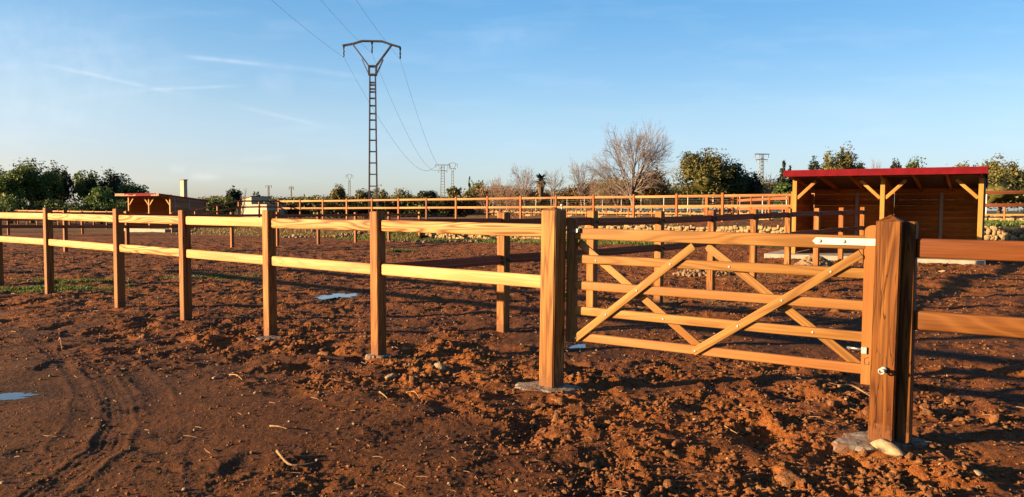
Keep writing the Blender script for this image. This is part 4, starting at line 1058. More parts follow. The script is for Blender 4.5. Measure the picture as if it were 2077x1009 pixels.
# ------------------------------------------------------------------ trees
def crown_mesh(lobes, nleaf, leaf, seed, mat, clusters=60, spread=.20, vertical=0.0, core=.42):
    rs_ = np.random.RandomState(seed); vol = np.array([l[3] * l[4] * l[5] for l in lobes]) ** .67; vol /= vol.sum()
    P, N_, T = [], [], []
    for l, fr_ in zip(lobes, vol):
        c = np.array(l[:3]); r_ = np.array(l[3:6]); n = int(nleaf * fr_); K = max(8, int(clusters * fr_))
        d = rs_.randn(K, 3); d /= np.linalg.norm(d, axis=1)[:, None]
        d[:, 2] = np.where(d[:, 2] < -.55, -d[:, 2], d[:, 2])
        rad = .48 + .46 * rs_.rand(K) ** .6
        cc = d * rad[:, None]
        k = rs_.randint(0, K, n)
        q = cc[k] + np.clip(rs_.randn(n, 3), -1.35, 1.35) * spread * (.6 + .8 * rs_.rand(K))[k][:, None]
        P.append(c + q * r_); N_.append(q / (np.linalg.norm(q, axis=1)[:, None] + 1e-6)); T.append((rs_.rand(K)[k] * .6 + rs_.rand(n) * .4))
    P = np.concatenate(P); N_ = np.concatenate(N_); T = np.concatenate(T); n = len(P)
    nn = N_ * .9 + rs_.randn(n, 3) * .75; nn /= np.linalg.norm(nn, axis=1)[:, None]
    a = rs_.randn(n, 3); a[:, 2] += vertical * 3; t1 = np.cross(nn, a); t1 /= np.linalg.norm(t1, axis=1)[:, None]; t2 = np.cross(nn, t1)
    s = leaf * (.6 + .8 * rs_.rand(n))[:, None]
    V = np.stack([P - t1 * s * .5, P + t2 * s * .75, P + t1 * s * .5, P - t2 * s * .75], 1).reshape(-1, 3)
    F = np.arange(n * 4).reshape(n, 4); T = np.repeat(T, 4)
    # inner mass of twigs and shaded leaves, lumpy
    cv, cf, ct = [V], [F], [T]; k0 = len(V)
    for l in lobes:
        c = np.array(l[:3]); r_ = np.array(l[3:6]); v = IV2.copy()
        v = v * (core + .35 * (rs_.rand(len(v), 1) - .5)); v = c + v * r_
        cv.append(v); cf.append(np.concatenate([IF2, IF2[:, 2:3]], 1) + k0); ct.append(np.full(len(v), .1)); k0 += len(v)
    V = np.concatenate(cv); T = np.concatenate(ct)
    me = bpy.data.meshes.new('crown')
    quads, tris = cf[0], (np.concatenate(cf[1:])[:, :3] if len(cf) > 1 else np.zeros((0, 3), int))
    loops = np.concatenate([quads.ravel(), tris.ravel()]).astype(np.int32)
    starts = np.concatenate([np.arange(len(quads)) * 4, len(quads) * 4 + np.arange(len(tris)) * 3]).astype(np.int32)
    me.vertices.add(len(V)); me.vertices.foreach_set('co', V.astype(np.float32).ravel())
    me.loops.add(len(loops)); me.loops.foreach_set('vertex_index', loops)
    me.polygons.add(len(starts)); me.polygons.foreach_set('loop_start', starts); me.update(calc_edges=True)
    a_ = me.attributes.new('tone', 'FLOAT', 'POINT'); a_.data.foreach_set('value', T.astype(np.float32)); me.materials.append(mat)
    return me
def trunk_mesh(h, r_, mat, seed, limbs=5, spread=.5):
    rg = random.Random(seed); bm = bmesh.new()
    b = Vector((rg.uniform(-.08, .08) * h, rg.uniform(-.08, .08) * h, h * .45))
    add_tube(bm, [(0, 0, -.2), b * .5, b], [r_ * 1.25, r_, r_ * .75], 8)
    for k in range(limbs):
        a = 6.283 * k / limbs + rg.uniform(-.4, .4); e = Vector((math.cos(a) * h * spread, math.sin(a) * h * spread, h * rg.uniform(.75, 1.0)))
        add_tube(bm, [b * .9, b * .6 + e * .35, e], [r_ * .5, r_ * .35, r_ * .12], 6)
    return bm_mesh(bm, 'trunk', mat, True)
tcount = [0]
def leafy(px, top, wpx, dist, mat, label, name='tree', dens=1.0, leaf=None, shape='round', hbot=.12, group=None, cat='tree', seed=None, flat=.75):
    tcount[0] += 1; seed = seed or tcount[0] * 7 + 3
    p = D(px, top, dist); ez = E(p.x, p.y); h = p.z - ez; w = wpx / FPX * dist
    rg = random.Random(seed)
    t = empty(name, (p.x, p.y, ez), rg.uniform(0, 6.28), label, cat, group)
    z0 = h * hbot; ch = h - z0
    lobes = []
    if shape == 'round':
        lobes.append((0, 0, z0 + ch * .50, w * .40, w * .40 * flat / .75, ch * .48))
        nl = 6
        for k in range(nl):
            a = 6.283 * k / nl + rg.uniform(-.5, .5); q = w * rg.uniform(.20, .30); zz = z0 + ch * rg.uniform(.32, .74)
            rr_ = w * rg.uniform(.17, .26); lobes.append((math.cos(a) * q, math.sin(a) * q, zz, rr_, rr_, ch * rg.uniform(.20, .28)))
    elif shape == 'cone':
        for k in range(6):
            f = k / 5; lobes.append((0, 0, z0 + ch * (.08 + .84 * f), w * .5 * (1 - f * .8), w * .5 * (1 - f * .8), ch * .14))
    elif shape == 'bush':
        nl = max(3, int(w / max(h, .5) * 2.2))
        for k in range(nl):
            f = (k + .5) / nl - .5; lobes.append((f * w * .9, rg.uniform(-.2, .2) * h, ch * rg.uniform(.36, .48), w / nl * .9, h * .5, ch * rg.uniform(.42, .55)))
        t.rotation_euler = (0, 0, rg.uniform(-.15, .15))
    lf = leaf or (.07 + dist * .00095)
    area = w * h; n = int(min(12500, max(900, 3.6 * dens * area / (lf * lf))))
    me = crown_mesh(lobes, n, lf, seed, mat, clusters=int(70 + 4 * area / 3), spread=.19)
    link('crown', me, t)
    link('trunk', trunk_mesh(h * .72, max(.08, h * .030), M['bark'], seed, spread=.25 if shape != 'cone' else .02), t)
    return t
def bare(px, top, wpx, dist, mat, label, name='bare_tree', levels=6, seed=1, spread=1.0, thick=1.0, fork=.10, group=None, n0=6):
    p = D(px, top, dist); ez = E(p.x, p.y); h = p.z - ez; w = wpx / FPX * dist
    rg = random.Random(seed); t = empty(name, (p.x, p.y, ez), 0, label, 'tree', group)
    segs = []
    trunk = []
    def grow(pos, d, L, r_, lev, store):
        n = 3; p_ = pos.copy(); pts = [p_.copy()]; dd = d.copy()
        for k in range(n):
            dd = (dd + Vector((rg.gauss(0, .11), rg.gauss(0, .11), rg.gauss(0, .08) + .02))).normalized(); p_ = p_ + dd * L / n; pts.append(p_.copy())
        store.append((pts, [r_, r_ * .85, r_ * .72, r_ * .6], lev))
        if lev >= levels: return
        nb = rg.choice((2, 3, 3)) if lev < levels - 1 else 3
        for k in range(nb):
            i = 3 if k == 0 else rg.choice((1, 2, 3))
            ax_ = Vector((rg.gauss(0, 1), rg.gauss(0, 1), rg.gauss(0, .3))).normalized()
            nd_ = Matrix.Rotation(rg.uniform(.35, .80) if k else rg.uniform(.05, .25), 3, ax_) @ dd
            nd_ = (nd_ + Vector((pts[i].x, pts[i].y, 0)).normalized() * .10 + Vector((0, 0, .02))).normalized() if (pts[i].x or pts[i].y) else nd_
            grow(pts[i], nd_, L * rg.uniform(.66, .86), r_ * .60, lev + 1, segs)
    tr_h = h * fork; r0 = max(.07, h * .017) * thick
    trunk.append(([Vector((0, 0, -.2)), Vector((.02 * h, 0, tr_h * .5)), Vector((0, 0, tr_h))], [r0 * 1.3, r0, r0 * .9], 0))
    for k in range(n0):
        a = 6.283 * k / n0 + rg.uniform(-.4, .4); ti = rg.uniform(.25, .75) * spread if k else .08
        grow(Vector((0, 0, tr_h)), Vector((math.sin(ti) * math.cos(a), math.sin(ti) * math.sin(a), math.cos(ti))), h * .27, r0 * .62, 1, segs)
    mz = max(q.z for s_ in segs for q in s_[0]); mx = sorted(abs(q.x) for s_ in segs for q in s_[0])[int(.975 * 4 * len(segs)) - 1]
    sz_, sx_ = h / mz, (w / 2) / mx
    def build(lst, sides):
        V, F_, n_ = [], [], 0
        for pts, rad, lev in lst:
            ns = sides if lev < 3 else 3
            if lev >= 4: pts = [pts[0], pts[-1] * .5 + pts[1] * .5, pts[-1]]; rad = [rad[0], rad[1], rad[3]]
            for i, q in enumerate(pts):
                dd = (pts[min(i + 1, len(pts) - 1)] - pts[max(i - 1, 0)]).normalized(); u = Vector((0, 0, 1)) if abs(dd.z) < .9 else Vector((1, 0, 0))
                y_ = u.cross(dd).normalized(); z_ = dd.cross(y_)
                for k in range(ns):
                    a = 6.283 * k / ns; o_ = (y_ * math.cos(a) + z_ * math.sin(a)) * max(rad[i], .0062 * dist / 100 + .002)
                    V.append((q.x * sx_ + o_.x, q.y * sx_ + o_.y, q.z * sz_ + o_.z))
            for i in range(len(pts) - 1):
                for k in range(ns): F_.append((n_ + i * ns + k, n_ + i * ns + (k + 1) % ns, n_ + (i + 1) * ns + (k + 1) % ns, n_ + (i + 1) * ns + k))
            n_ += len(pts) * ns
        return mesh_np('branches', np.array(V), np.array(F_), mat, True)
    link('trunk', build(trunk, 8), t); link('crown', build(segs, 5), t)
    return t

LG, LD, LO, LB, LH, LR = M['leaf_green'], M['leaf_dark'], M['leaf_olive'], M['leaf_brown'], M['leaf_hedge'], M['leaf_bright']
# left group
leafy(62, 326, 112, 82, LG, 'broad rounded green tree, tallest of the left group', seed=11, dens=1.3)
leafy(-8, 338, 60, 85, LG, 'green tree cut off by the left edge', seed=12)
leafy(108, 332, 44, 90, LD, 'narrow dark tree just behind the broad green tree', seed=13, dens=.8)
leafy(128, 345, 48, 88, LD, 'blackish tree between broad green tree and brownish tree', seed=14)
leafy(173, 341, 56, 86, LG, 'olive brown tree in the middle of the left group', seed=15, dens=.9)
leafy(232, 342, 80, 88, LD, 'blackish spreading tree behind the far shed', seed=16, dens=.9)
leafy(205, 376, 62, 80, LR, 'low bright green bush in front of the blackish trees', name='bush', cat='bush', seed=17)
leafy(265, 372, 66, 84, LG, 'low green tree directly behind the far shed roof', seed=18)
leafy(290, 371, 40, 90, LR, 'small bright green tree poking above the far shed roof', seed=19)
leafy(30, 392, 110, 78, LR, 'wide low green bush at the foot of the broad green tree', name='bush', shape='bush', cat='bush', seed=20)
leafy(140, 398, 130, 78, LG, 'low green undergrowth before the blackish trees', name='bush', shape='bush', cat='bush', seed=21)
leafy(245, 396, 90, 79, LG, 'low green undergrowth left of the far shed', name='bush', shape='bush', cat='bush', seed=22)
leafy(92, 352, 70, 84, LG, 'green tree filling the gap right of the broad green tree', seed=70, dens=1.2)
leafy(20, 352, 70, 80, LG, 'low dense green tree left of the broad green tree', seed=71, dens=1.2)
leafy(196, 360, 60, 86, LD, 'dark low tree between the olive brown and blackish spreading trees', seed=72)
# between shed and hut
leafy(438, 391, 50, 95, LG, 'low olive green bush just right of the far shed', name='bush', shape='bush', cat='bush', seed=23)
leafy(472, 380, 36, 92, LD, 'dark small tree left of the plaster hut', seed=24)
leafy(466, 398, 30, 88, LR, 'bright green bush under the dark small tree', name='bush', cat='bush', seed=25)
bare(492, 380, 24, 95, M['bark_pale'], 'small bare tree beside the plaster hut', levels=4, seed=5)
leafy(523, 390, 26, 150, LD, 'dark tree top showing over the plaster hut roof', seed=26)
# behind the terrace
leafy(686, 376, 40, 160, LO, 'round olive tree left of the tall pylon', seed=27, dens=1.2)
leafy(770, 381, 46, 165, LO, 'flat olive tree right behind the pylon', seed=28)
leafy(816, 381, 44, 158, LO, 'olive tree right of the pylon, with pointed lobes', seed=29)
leafy(736, 384, 44, 170, LO, 'low olive tree left behind the pylon', seed=30)
leafy(868, 386, 54, 165, LH, 'wide dark olive tree beneath the T shaped pylon', seed=31)
leafy(921, 378, 34, 120, LO, 'small dense round brownish olive tree right of T shaped pylon', seed=32, dens=1.3)
leafy(952, 364, 12, 135, LD, 'slim dark cypress tree', name='cypress_tree', shape='cone', seed=33, hbot=.03, dens=2)
leafy(972, 366, 36, 125, LG, 'grey green tree beside the slim cypress', seed=34)
leafy(957, 384, 36, 110, LO, 'low olive bush under the slim cypress', name='bush', cat='bush', seed=35)
# hedge rows of the orchard: one mass
def woodland(name, label, x0, x1, y0, y1, tops, mat, n, leaf, seed):
    rs_ = np.random.RandomState(seed); lobes = []
    for k in range(n):
        yy = y0 + (y1 - y0) * rs_.rand(); px = x0 + (x1 - x0) * (k + rs_.rand()) / n
        tp = np.interp(px, [t_[0] for t_ in tops], [t_[1] for t_ in tops]) + rs_.uniform(-2, 3)
        p = D(px, tp, yy); ez = E(p.x, p.y); h = max(1.2, p.z - ez); lobes.append((p.x, p.y, ez + h * .5, h * rs_.uniform(.6, 1.0), h * .6, h * .52))
    me = crown_mesh(lobes, n * 420, leaf, seed, mat, clusters=n * 14, spread=.24)
    o = link(name, me); tag(o, label, 'woodland', kind='stuff')
woodland('orchard', 'dark green orchard rows behind the long terrace fence', 545, 935, 105, 118, [(545, 411), (600, 410), (700, 407), (800, 405), (935, 404)], LH, 70, .22, 61)
woodland('far_woodland', 'hazy olive tree line along the horizon left of pylon', 400, 900, 240, 300, [(400, 404), (440, 401), (560, 403), (640, 400), (700, 400), (900, 398)], LO, 90, .40, 62)
woodland('undergrowth', 'brown and olive scrub filling the space beneath the bare trees', 930, 1230, 112, 122, [(930, 402), (1000, 380), (1060, 384), (1130, 392), (1180, 380), (1230, 374)], LB, 50, .20, 63)
woodland('undergrowth', 'olive scrub between the big tree and the near shed', 1180, 1700, 112, 122, [(1180, 376), (1260, 360), (1330, 372), (1400, 380), (1520, 368), (1580, 370), (1700, 350)], LO, 60, .20, 64)
woodland('undergrowth', 'olive and brown scrub behind the near shed at the right edge', 1960, 2140, 76, 90, [(1960, 345), (2010, 342), (2040, 350), (2140, 345)], LO, 26, .19, 65)
woodland('far_woodland', 'dark tree line on horizon beyond the bare trees', 900, 1700, 220, 260, [(900, 400), (1000, 394), (1200, 388), (1400, 384), (1560, 378), (1700, 366)], LH, 90, .4, 66)
# bare trees
bare(1284, 240, 158, 100, M['bark_pale'], 'tallest bare tree with wide fan of twigs and white foot', levels=7, seed=8, fork=.13, thick=1.1, n0=11, spread=1.35)
bare(1180, 318, 76, 104, M['bark_pale'], 'bare tree next left of the tallest, second tallest', levels=6, seed=9, fork=.2)
bare(1064, 330, 64, 104, M['bark_pale'], 'bare tree left of the palm with rounded fan of twigs', levels=6, seed=10, fork=.2)
bare(1124, 338, 50, 108, M['bark_pale'], 'slender bare tree right beside the palm', levels=5, seed=21, fork=.25)
bare(1016, 352, 60, 100, M['bark_red'], 'low bushy bare tree with reddish twigs, leftmost of bare trees', levels=6, seed=22, fork=.08, spread=1.3)
bare(990, 362, 50, 104, M['bark_red'], 'short bare thicket tree right of the cypress', levels=5, seed=23, fork=.05, spread=1.3)
bare(1252, 352, 74, 92, M['bark_red'], 'low spreading bare tree at the left foot of the tallest one', levels=6, seed=24, fork=.08, spread=1.6)
bare(1200, 358, 60, 94, M['bark_red'], 'low bare thicket below the second tallest bare tree', levels=5, seed=25, fork=.05, spread=1.5)
bare(1560, 348, 40, 98, M['bark_pale'], 'small bare tree left of the near shed roof', levels=5, seed=26, fork=.15)
bare(1770, 318, 46, 100, M['bark_pale'], 'bare twiggy tree top above the shed roof', levels=5, seed=27)
bare(1040, 366, 70, 96, M['bark_red'], 'bare reddish thicket beneath the rounded bare tree', levels=6, seed=28, fork=.04, spread=1.7)
# palm
pp_ = D(1097, 356, 112); pe = E(pp_.x, pp_.y); ph = pp_.z - pe
palm = empty('palm_tree', (pp_.x, pp_.y, pe), 0, 'short palm tree with brown skirt between bare trees', 'tree')
bm = bmesh.new(); add_tube(bm, [(0, 0, -.2), (0, 0, ph * .5), (0, 0, ph * .85)], [.35, .28, .3], 8); link('trunk', bm_mesh(bm, 'trunk', M['bark'], True), palm)
bm = bmesh.new(); add_tube(bm, [(0, 0, ph * .48), (0, 0, ph * .68), (0, 0, ph * .80), (0, 0, ph * .86)], [.3, .55, .75, .3], 12); link('skirt', bm_mesh(bm, 'skirt', M['bark'], False), palm)
bm = bmesh.new(); rg = random.Random(4)
for k in range(60):
    a = rg.uniform(0, 6.28); e0 = rg.uniform(-.3, 1.4); L = rg.uniform(1.1, 1.6); base = Vector((0, 0, ph * .84)); prev = base
    for j in range(4):
        e = e0 - j * .28; d_ = Vector((math.cos(a) * math.cos(e), math.sin(a) * math.cos(e), math.sin(e)))
        nx_ = prev + d_ * L / 4; sdv = Vector((-math.sin(a), math.cos(a), 0)) * (.16 if j in (1, 2) else .08)
        bm.faces.new([bm.verts.new(q) for q in (prev - sdv, prev + sdv, nx_ + sdv, nx_ - sdv)]); prev = nx_
link('crown', bm_mesh(bm, 'crown', LD), palm)
# right trees
leafy(1428, 305, 140, 98, LO, 'largest dense olive green tree, broad dome right of the bare tree', seed=41, dens=1.5, hbot=.02)
leafy(1482, 326, 84, 99, LH, 'dark right shoulder tree touching the largest olive tree', seed=42, dens=1.4, hbot=.02)
leafy(1325, 334, 84, 108, LB, 'brown rounded tree behind the tallest bare tree', seed=43, dens=1.3, hbot=.03)
leafy(1528, 350, 52, 100, LD, 'small dark green tree between the big tree and T pylon foot', seed=44, dens=1.2)
leafy(1515, 344, 28, 102, LO, 'thin olive tree just right of the dark shoulder tree', seed=45)
leafy(1590, 330, 40, 96, LD, 'dark pine with ragged top at the shed roof left corner', seed=46, shape='cone', dens=1.3)
leafy(1602, 338, 30, 98, LD, 'second dark pine behind the shed roof left corner', seed=47, shape='cone')
leafy(1590, 366, 50, 90, LR, 'bright olive bush below the dark pines', name='bush', cat='bush', seed=48)
leafy(1655, 318, 34, 100, LD, 'small dark tree above the shed roof, left of pale one', seed=49)
leafy(1686, 302, 50, 96, LO, 'pale yellow green tree above the roof, first of two', seed=50, dens=.8)
leafy(1722, 298, 50, 96, LO, 'tallest pale yellow green tree above the shed roof', seed=51, dens=.8)
leafy(1745, 326, 30, 105, LD, 'small dark tree right of pale tree pair', seed=52)
leafy(1818, 321, 30, 105, LD, 'small dark round tree above the middle of the roof', seed=53)
leafy(1862, 320, 54, 104, LG, 'grey green tree above the roof right of middle', seed=54, dens=.8)
leafy(1950, 330, 50, 104, LO, 'low olive tree top just showing over the roof right end', seed=55)
leafy(2030, 318, 86, 82, LO, 'tall olive tree right of the shed roof', seed=56, dens=1.0)
leafy(2085, 340, 70, 84, LB, 'brownish tree cut off by the right edge', seed=57)
leafy(2000, 345, 40, 84, LO, 'narrow olive tree right behind the shed corner', seed=58)

# ------------------------------------------------------------------ wire mesh fence with pale posts, far
pmf = [D(px, 430, dd) for px, dd in ((850, 118), (1000, 108), (1150, 99), (1300, 91), (1500, 82), (1700, 74), (2000, 62), (2150, 58))]
mf = empty('mesh_fence', (pmf[0].x, pmf[0].y, 0), 0, 'thin wire mesh fence with slim white posts in front of the trees', 'fence')
poly = [(q.x, q.y) for q in pmf]; base0 = Vector((pmf[0].x, pmf[0].y, 0))
bmw = bmesh.new(); prevp = None; acc = 0.0
pmesh = None
bm = bmesh.new(); add_tube(bm, [(0, 0, -.3), (0, 0, 2.0)], .045, 6); pmesh = bm_mesh(bm, 'post', M['white'])
for (xa, ya), (xb, yb) in zip(poly, poly[1:]):
    L = math.hypot(xb - xa, yb - ya); n_ = max(1, int(L / 2.6))
    for k in range(n_):
        x_, y_ = xa + (xb - xa) * k / n_, ya + (yb - ya) * k / n_
        c = Vector((x_, y_, E(x_, y_) - .1)) - base0
        link('post', pmesh, mf, c)
        if prevp is not None:
            for zz in np.arange(.1, 2.0, .24): add_bar(bmw, prevp + Vector((0, 0, zz)), c + Vector((0, 0, zz)), .008)
            for q in range(8): a = prevp.lerp(c, q / 8); add_bar(bmw, a + Vector((0, 0, .1)), a + Vector((0, 0, 1.9)), .006)
        prevp = c
link('wire_mesh', bm_mesh(bmw, 'wire_mesh', M['black']), mf)

# ------------------------------------------------------------------ buildings far left
def box_building(name, label, corner, a1, w1, w2, h, cat='hut'):
    return None
hut = empty('plaster_hut', (D(510, 420, 118).x, 118, E(D(510, 420, 118).x, 118)), TH, 'small plaster hut with single pitch tiled roof beside the fences', 'hut')
hz = hut.location.z; hh = D(510, 399, 118).z - hz
def wallbox(name, par, x0, x1, y0, y1, z0, z1a, z1b, mat):
    bm = bmesh.new()
    vs = [bm.verts.new(p) for p in ((x0, y0, z0), (x1, y0, z0), (x1, y1, z0), (x0, y1, z0), (x0, y0, z1a), (x1, y0, z1b), (x1, y1, z1b), (x0, y1, z1a))]
    for q in ((3, 2, 1, 0), (4, 5, 6, 7), (0, 1, 5, 4), (1, 2, 6, 5), (2, 3, 7, 6), (3, 0, 4, 7)): bm.faces.new([vs[a] for a in q])
    return link(name, bm_mesh(bm, name, mat), par)
wallbox('wall', hut, -2.3, 0, 0, 3.9, -.5, hh - .5, hh, M['plaster'])
hroof = wallbox('roof', hut, -2.5, .12, -.15, 4.1, hh - .02, hh - .42, hh + .06, M['tile'])
hroof.data.vertices[0].co.z = hh - .52; hroof.data.vertices[3].co.z = hh - .52; hroof.data.vertices[1].co.z = hh; hroof.data.vertices[2].co.z = hh
hroof.location = (0, 0, .02)
link('window', box_mesh(.03, .8, .25, 0, M['black'], 1), hut, (.01, .6, hh * .42))
tk = D(541, 420, 104); ez = E(tk.x, tk.y)
tank = empty('water_tank', (tk.x, tk.y, ez), TH, 'low plaster water tank in front of the hut', 'tank')
tz = D(541, 416.5, 104).z - ez
wallbox('wall', tank, -4.6, 0, 0, 3.6, -.5, tz, tz, M['plaster']); wallbox('coping', tank, -4.7, .08, -.08, 3.7, tz - .001, tz + .10, tz + .10, M['plaster']).location = (0, 0, .002)
ch = D(373, 400, 105); ez = E(ch.x, ch.y); tw = empty('white_tower', (ch.x, ch.y, ez), TH, 'slim white square tower rising behind the far shed', 'tower')
th_ = D(373, 366, 105).z - ez
wallbox('wall', tw, -.75, 0, 0, .55, -.3, th_, th_, M['plaster']); wallbox('cap', tw, -.82, .07, -.07, .62, th_ + .001, th_ + .12, th_ + .12, M['tile'])

# ------------------------------------------------------------------ pylons and cables
def lattice(bm, h, w0, w1, rungs, t=.05, diag=False):
    for sx in (-1, 1):
        for sy in (-1, 1): add_bar(bm, (sx * w0 / 2, sy * w0 / 2, -.2), (sx * w1 / 2, sy * w1 / 2, h), t)
    for z_ in rungs:
        w = w0 + (w1 - w0) * z_ / h
        for s in (-1, 1):
            add_bar(bm, (-w / 2, s * w / 2, z_), (w / 2, s * w / 2, z_), t * 1.1, t * .6); add_bar(bm, (s * w / 2, -w / 2, z_), (s * w / 2, w / 2, z_), t * 1.1, t * .6)
pyd = 57.5
pb = D(757, 430, pyd); pbz = E(pb.x, pb.y)
zf_ = lambda y: D(756, y, pyd).z - pbz
py_ = empty('power_pylon', (pb.x, pb.y, pbz), R(4), 'tall dark lattice pylon with V shaped head and three insulators', 'pylon')
bm = bmesh.new(); hcol = zf_(150)
lattice(bm, hcol, .60, .40, [zf_(v) for v in (423, 402, 378, 354, 331, 308, 285, 263, 244, 231, 215, 200, 187, 181, 173, 168)], .062)
link('column', bm_mesh(bm, 'column', M['pylon']), py_)
bm = bmesh.new()
zt0, zt1 = zf_(152), zf_(135)
for sx in (-1, 1):
    for sy in (-1, 1): add_bar(bm, (sx * .26, sy * .22, zt0), (sx * .26, sy * .22, zt1), .10)
    add_bar(bm, (sx * .26, -.22, zt0), (sx * .26, .22, zt0), .10); add_bar(bm, (sx * .26, -.22, zt1), (sx * .26, .22, zt1), .10)
for sy in (-1, 1):
    add_bar(bm, (-.26, sy * .22, zt0), (.26, sy * .22, zt0), .10); add_bar(bm, (-.26, sy * .22, zt1), (.26, sy * .22, zt1), .10)
link('head_frame', bm_mesh(bm, 'head_frame', M['pylon']), py_)
def X_(px): return (px - 756) / FPX * pyd
arms = [(698, 94), (718, 90), (736, 84), (775, 84), (793, 90), (811, 95)]
bm = bmesh.new()
for a, b in zip(arms, arms[1:]):
    for sy in (-.14, .14): add_bar(bm, (X_(a[0]), sy, zf_(a[1])), (X_(b[0]), sy, zf_(b[1])), .10, .07)
for q in arms: add_bar(bm, (X_(q[0]), -.14, zf_(q[1])), (X_(q[0]), .14, zf_(q[1])), .08)
link('cross_arm', bm_mesh(bm, 'cross_arm', M['pylon']), py_)
for sx, xt in ((-1, 717), (1, 794)):
    bm = bmesh.new()
    for sy in (-.14, .14):
        add_bar(bm, (sx * .25, sy * 1.4, zt1), (X_(xt), sy, zf_(91)), .09, .07); add_bar(bm, (sx * .27, sy * 1.4, zt0), (X_(735 if sx < 0 else 777), sy, zf_(121)), .05, .05)
    link('strut', bm_mesh(bm, 'strut', M['pylon']), py_)
ends = []
for px, y0, y1 in ((699, 94, 118), (755, 85, 109), (811, 96, 120)):
    bm = bmesh.new(); x_ = X_(px); z0_, z1_ = zf_(y0), zf_(y1); dz = z1_ - z0_
    add_tube(bm, [(x_, 0, z0_), (x_, 0, z0_ + dz * .4), (x_, 0, z0_ + dz * .42), (x_, 0, z0_ + dz * .55), (x_, 0, z0_ + dz * .57), (x_, 0, z0_ + dz * .85), (x_, 0, z1_)], [.09, .03, .07, .07, .04, .06, .02], 8)
    link('insulator', bm_mesh(bm, 'insulator', M['insul'], True), py_)
    rz = R(4); ends.append(Vector((pb.x + x_ * math.cos(rz), pb.y + x_ * math.sin(rz), pbz + z1_)))
# T shaped pylon
def tpylon(px, top, bot, dist, arms_, label, w=.9, mat='pylon', vee=False, t=.10, rot=0):
    b = D(px, bot, dist); ez = E(b.x, b.y); t_ = empty('power_pylon', (b.x, b.y, ez), rot, label, 'pylon')
    bm = bmesh.new(); h = D(px, top, dist).z - ez
    lattice(bm, h if not vee else h * .82, w, w * .6, [h * k / 16 for k in range(1, 14 if vee else 16)], t); link('column', bm_mesh(bm, 'column', M[mat]), t_)
    for (yy, half, tk_) in arms_:
        bm = bmesh.new(); z_ = D(px, yy, dist).z - ez; hx = half / FPX * dist
        add_bar(bm, (-hx, -w * .3, z_), (hx, -w * .3, z_), tk_); add_bar(bm, (-hx, w * .3, z_), (hx, w * .3, z_), tk_)
        for s in (-1, 1): add_bar(bm, (s * hx * .95, 0, z_), (s * hx * .95, 0, z_ - tk_ * 5), tk_ * .8)
        link('cross_arm', bm_mesh(bm, 'cross_arm', M[mat]), t_)
    if vee:
        bm = bmesh.new(); hx = vee / FPX * dist
        add_bar(bm, (0, 0, h * .80), (-hx * .7, 0, h * .99), t * 1.4); add_bar(bm, (0, 0, h * .80), (hx * .7, 0, h * .99), t * 1.4)
        add_bar(bm, (-hx, 0, h * .96), (-hx * .4, 0, h), t * 1.4); add_bar(bm, (-hx * .4, 0, h), (hx * .4, 0, h), t * 1.4); add_bar(bm, (hx * .4, 0, h), (hx, 0, h * .96), t * 1.4)
        for s in (-1, 1): add_bar(bm, (s * hx, 0, h * .96), (s * hx, 0, h * .90), t * 1.2)
        link('head_frame', bm_mesh(bm, 'head_frame', M[mat]), t_)
    return D(px, top, dist)
tp = tpylon(898, 335, 400, 215, [(335, 15, .16), (347, 9, .12)], 'distant T shaped lattice pylon where the three cables end', 1.3, 'pylon_pale', t=.095)
tpylon(918, 331, 400, 270, [(342, 6, .14)], 'distant pylon with V head right behind the T shaped pylon', 1.0, 'pylon_pale', vee=10, t=.11)
tpylon(709, 354, 400, 300, [], 'small distant pylon with V head left of the tall pylon', .9, 'pylon_pale', vee=7, t=.11)
tpylon(545, 377, 400, 230, [(377, 6, .14)], 'tiny distant mast with transformer above the hut', .5, 'pylon_pale', t=.12)
tpylon(591, 379, 400, 260, [(379, 4, .14), (381.5, 5, .14)], 'tiny distant wooden mast with double crossarm', .35, 'pylon_pale', t=.14)
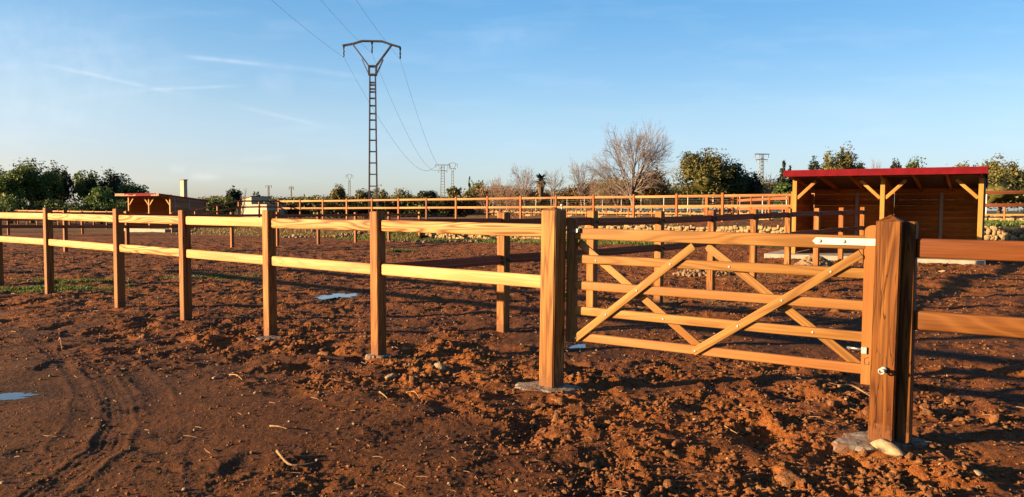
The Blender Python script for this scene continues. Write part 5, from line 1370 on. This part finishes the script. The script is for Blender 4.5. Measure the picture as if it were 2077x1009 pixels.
tpylon(1543, 314, 400, 170, [(313, 15, .16), (324, 12, .12)], 'pale lattice pylon with two crossarms beyond the big dark tree', 1.0, 'pylon_pale', t=.11, rot=R(8))
tpylon(1391, 309, 400, 260, [(312, 5, .16)], 'tiny mast top showing over the largest olive tree', .4, 'pylon_pale', t=.12)
nl = [D(884, 336, 215), D(898, 334.5, 215), D(912, 336, 215)]
names = ['left power cable sagging from the tall pylon', 'middle power cable sagging from the tall pylon', 'right power cable sagging from the tall pylon']
tops = [(550, 0), (650, 0), (722, 0)]
for k in range(3):
    a, b = ends[k], nl[k]
    bm = bmesh.new(); pts = []
    for q in range(41):
        t = q / 40; p = a.lerp(b, t); p.z -= 4 * t * (1 - t) * (4.2 if k != 1 else 4.4); pts.append(p - a)
    # back towards and over the viewer
    up_ = D(tops[k][0], tops[k][1], 40.0)
    pts2 = []
    sl = (up_ - a) / (57.5 - 40.0)
    zq = .0013
    for q in range(1, 26):
        s_ = q * 4.6; p = Vector((a.x + sl.x * s_, a.y + sl.y * s_, 0)); p.z = a.z + (sl.z - 17.5 * zq) * s_ + zq * s_ * s_; pts2.append(p - a)
    add_tube(bm, pts2[::-1] + pts, [.0085] * len(pts2) + [.0085 + .0007 * q for q in range(41)], 4)
    tag(link('power_cable', bm_mesh(bm, 'power_cable', M['cable'], True), None, a), names[k], 'cable')

GROUPS = {'fence': 'wooden paddock fences', 'tree': 'trees around the paddocks', 'bush': 'bushes under the trees', 'pylon': 'power pylons of the line', 'cable': 'cables of the power line',
          'stone': 'loose stones on the earth', 'root': 'dry roots lying on the earth', 'footing': 'concrete collars at the post feet', 'gate post': 'posts holding the gates',
          'horse shelter': 'open horse shelters', 'stone wall': 'dry stone walls', 'gate': 'field gates', 'boulder': 'boulders on the bank'}
for o in scene.objects:
    if o.parent is None and o.get('category') in GROUPS and o.name.split('.')[0] != 'mesh_fence': o['group'] = GROUPS[o['category']]
for o in scene.objects:
    if o.type == 'MESH' and o.parent is None and 'label' not in o and 'kind' not in o: print('UNTAGGED', o.name)
print('tris', sum(len(o.data.loops) - 2 * len(o.data.polygons) for o in scene.objects if o.type == 'MESH'))
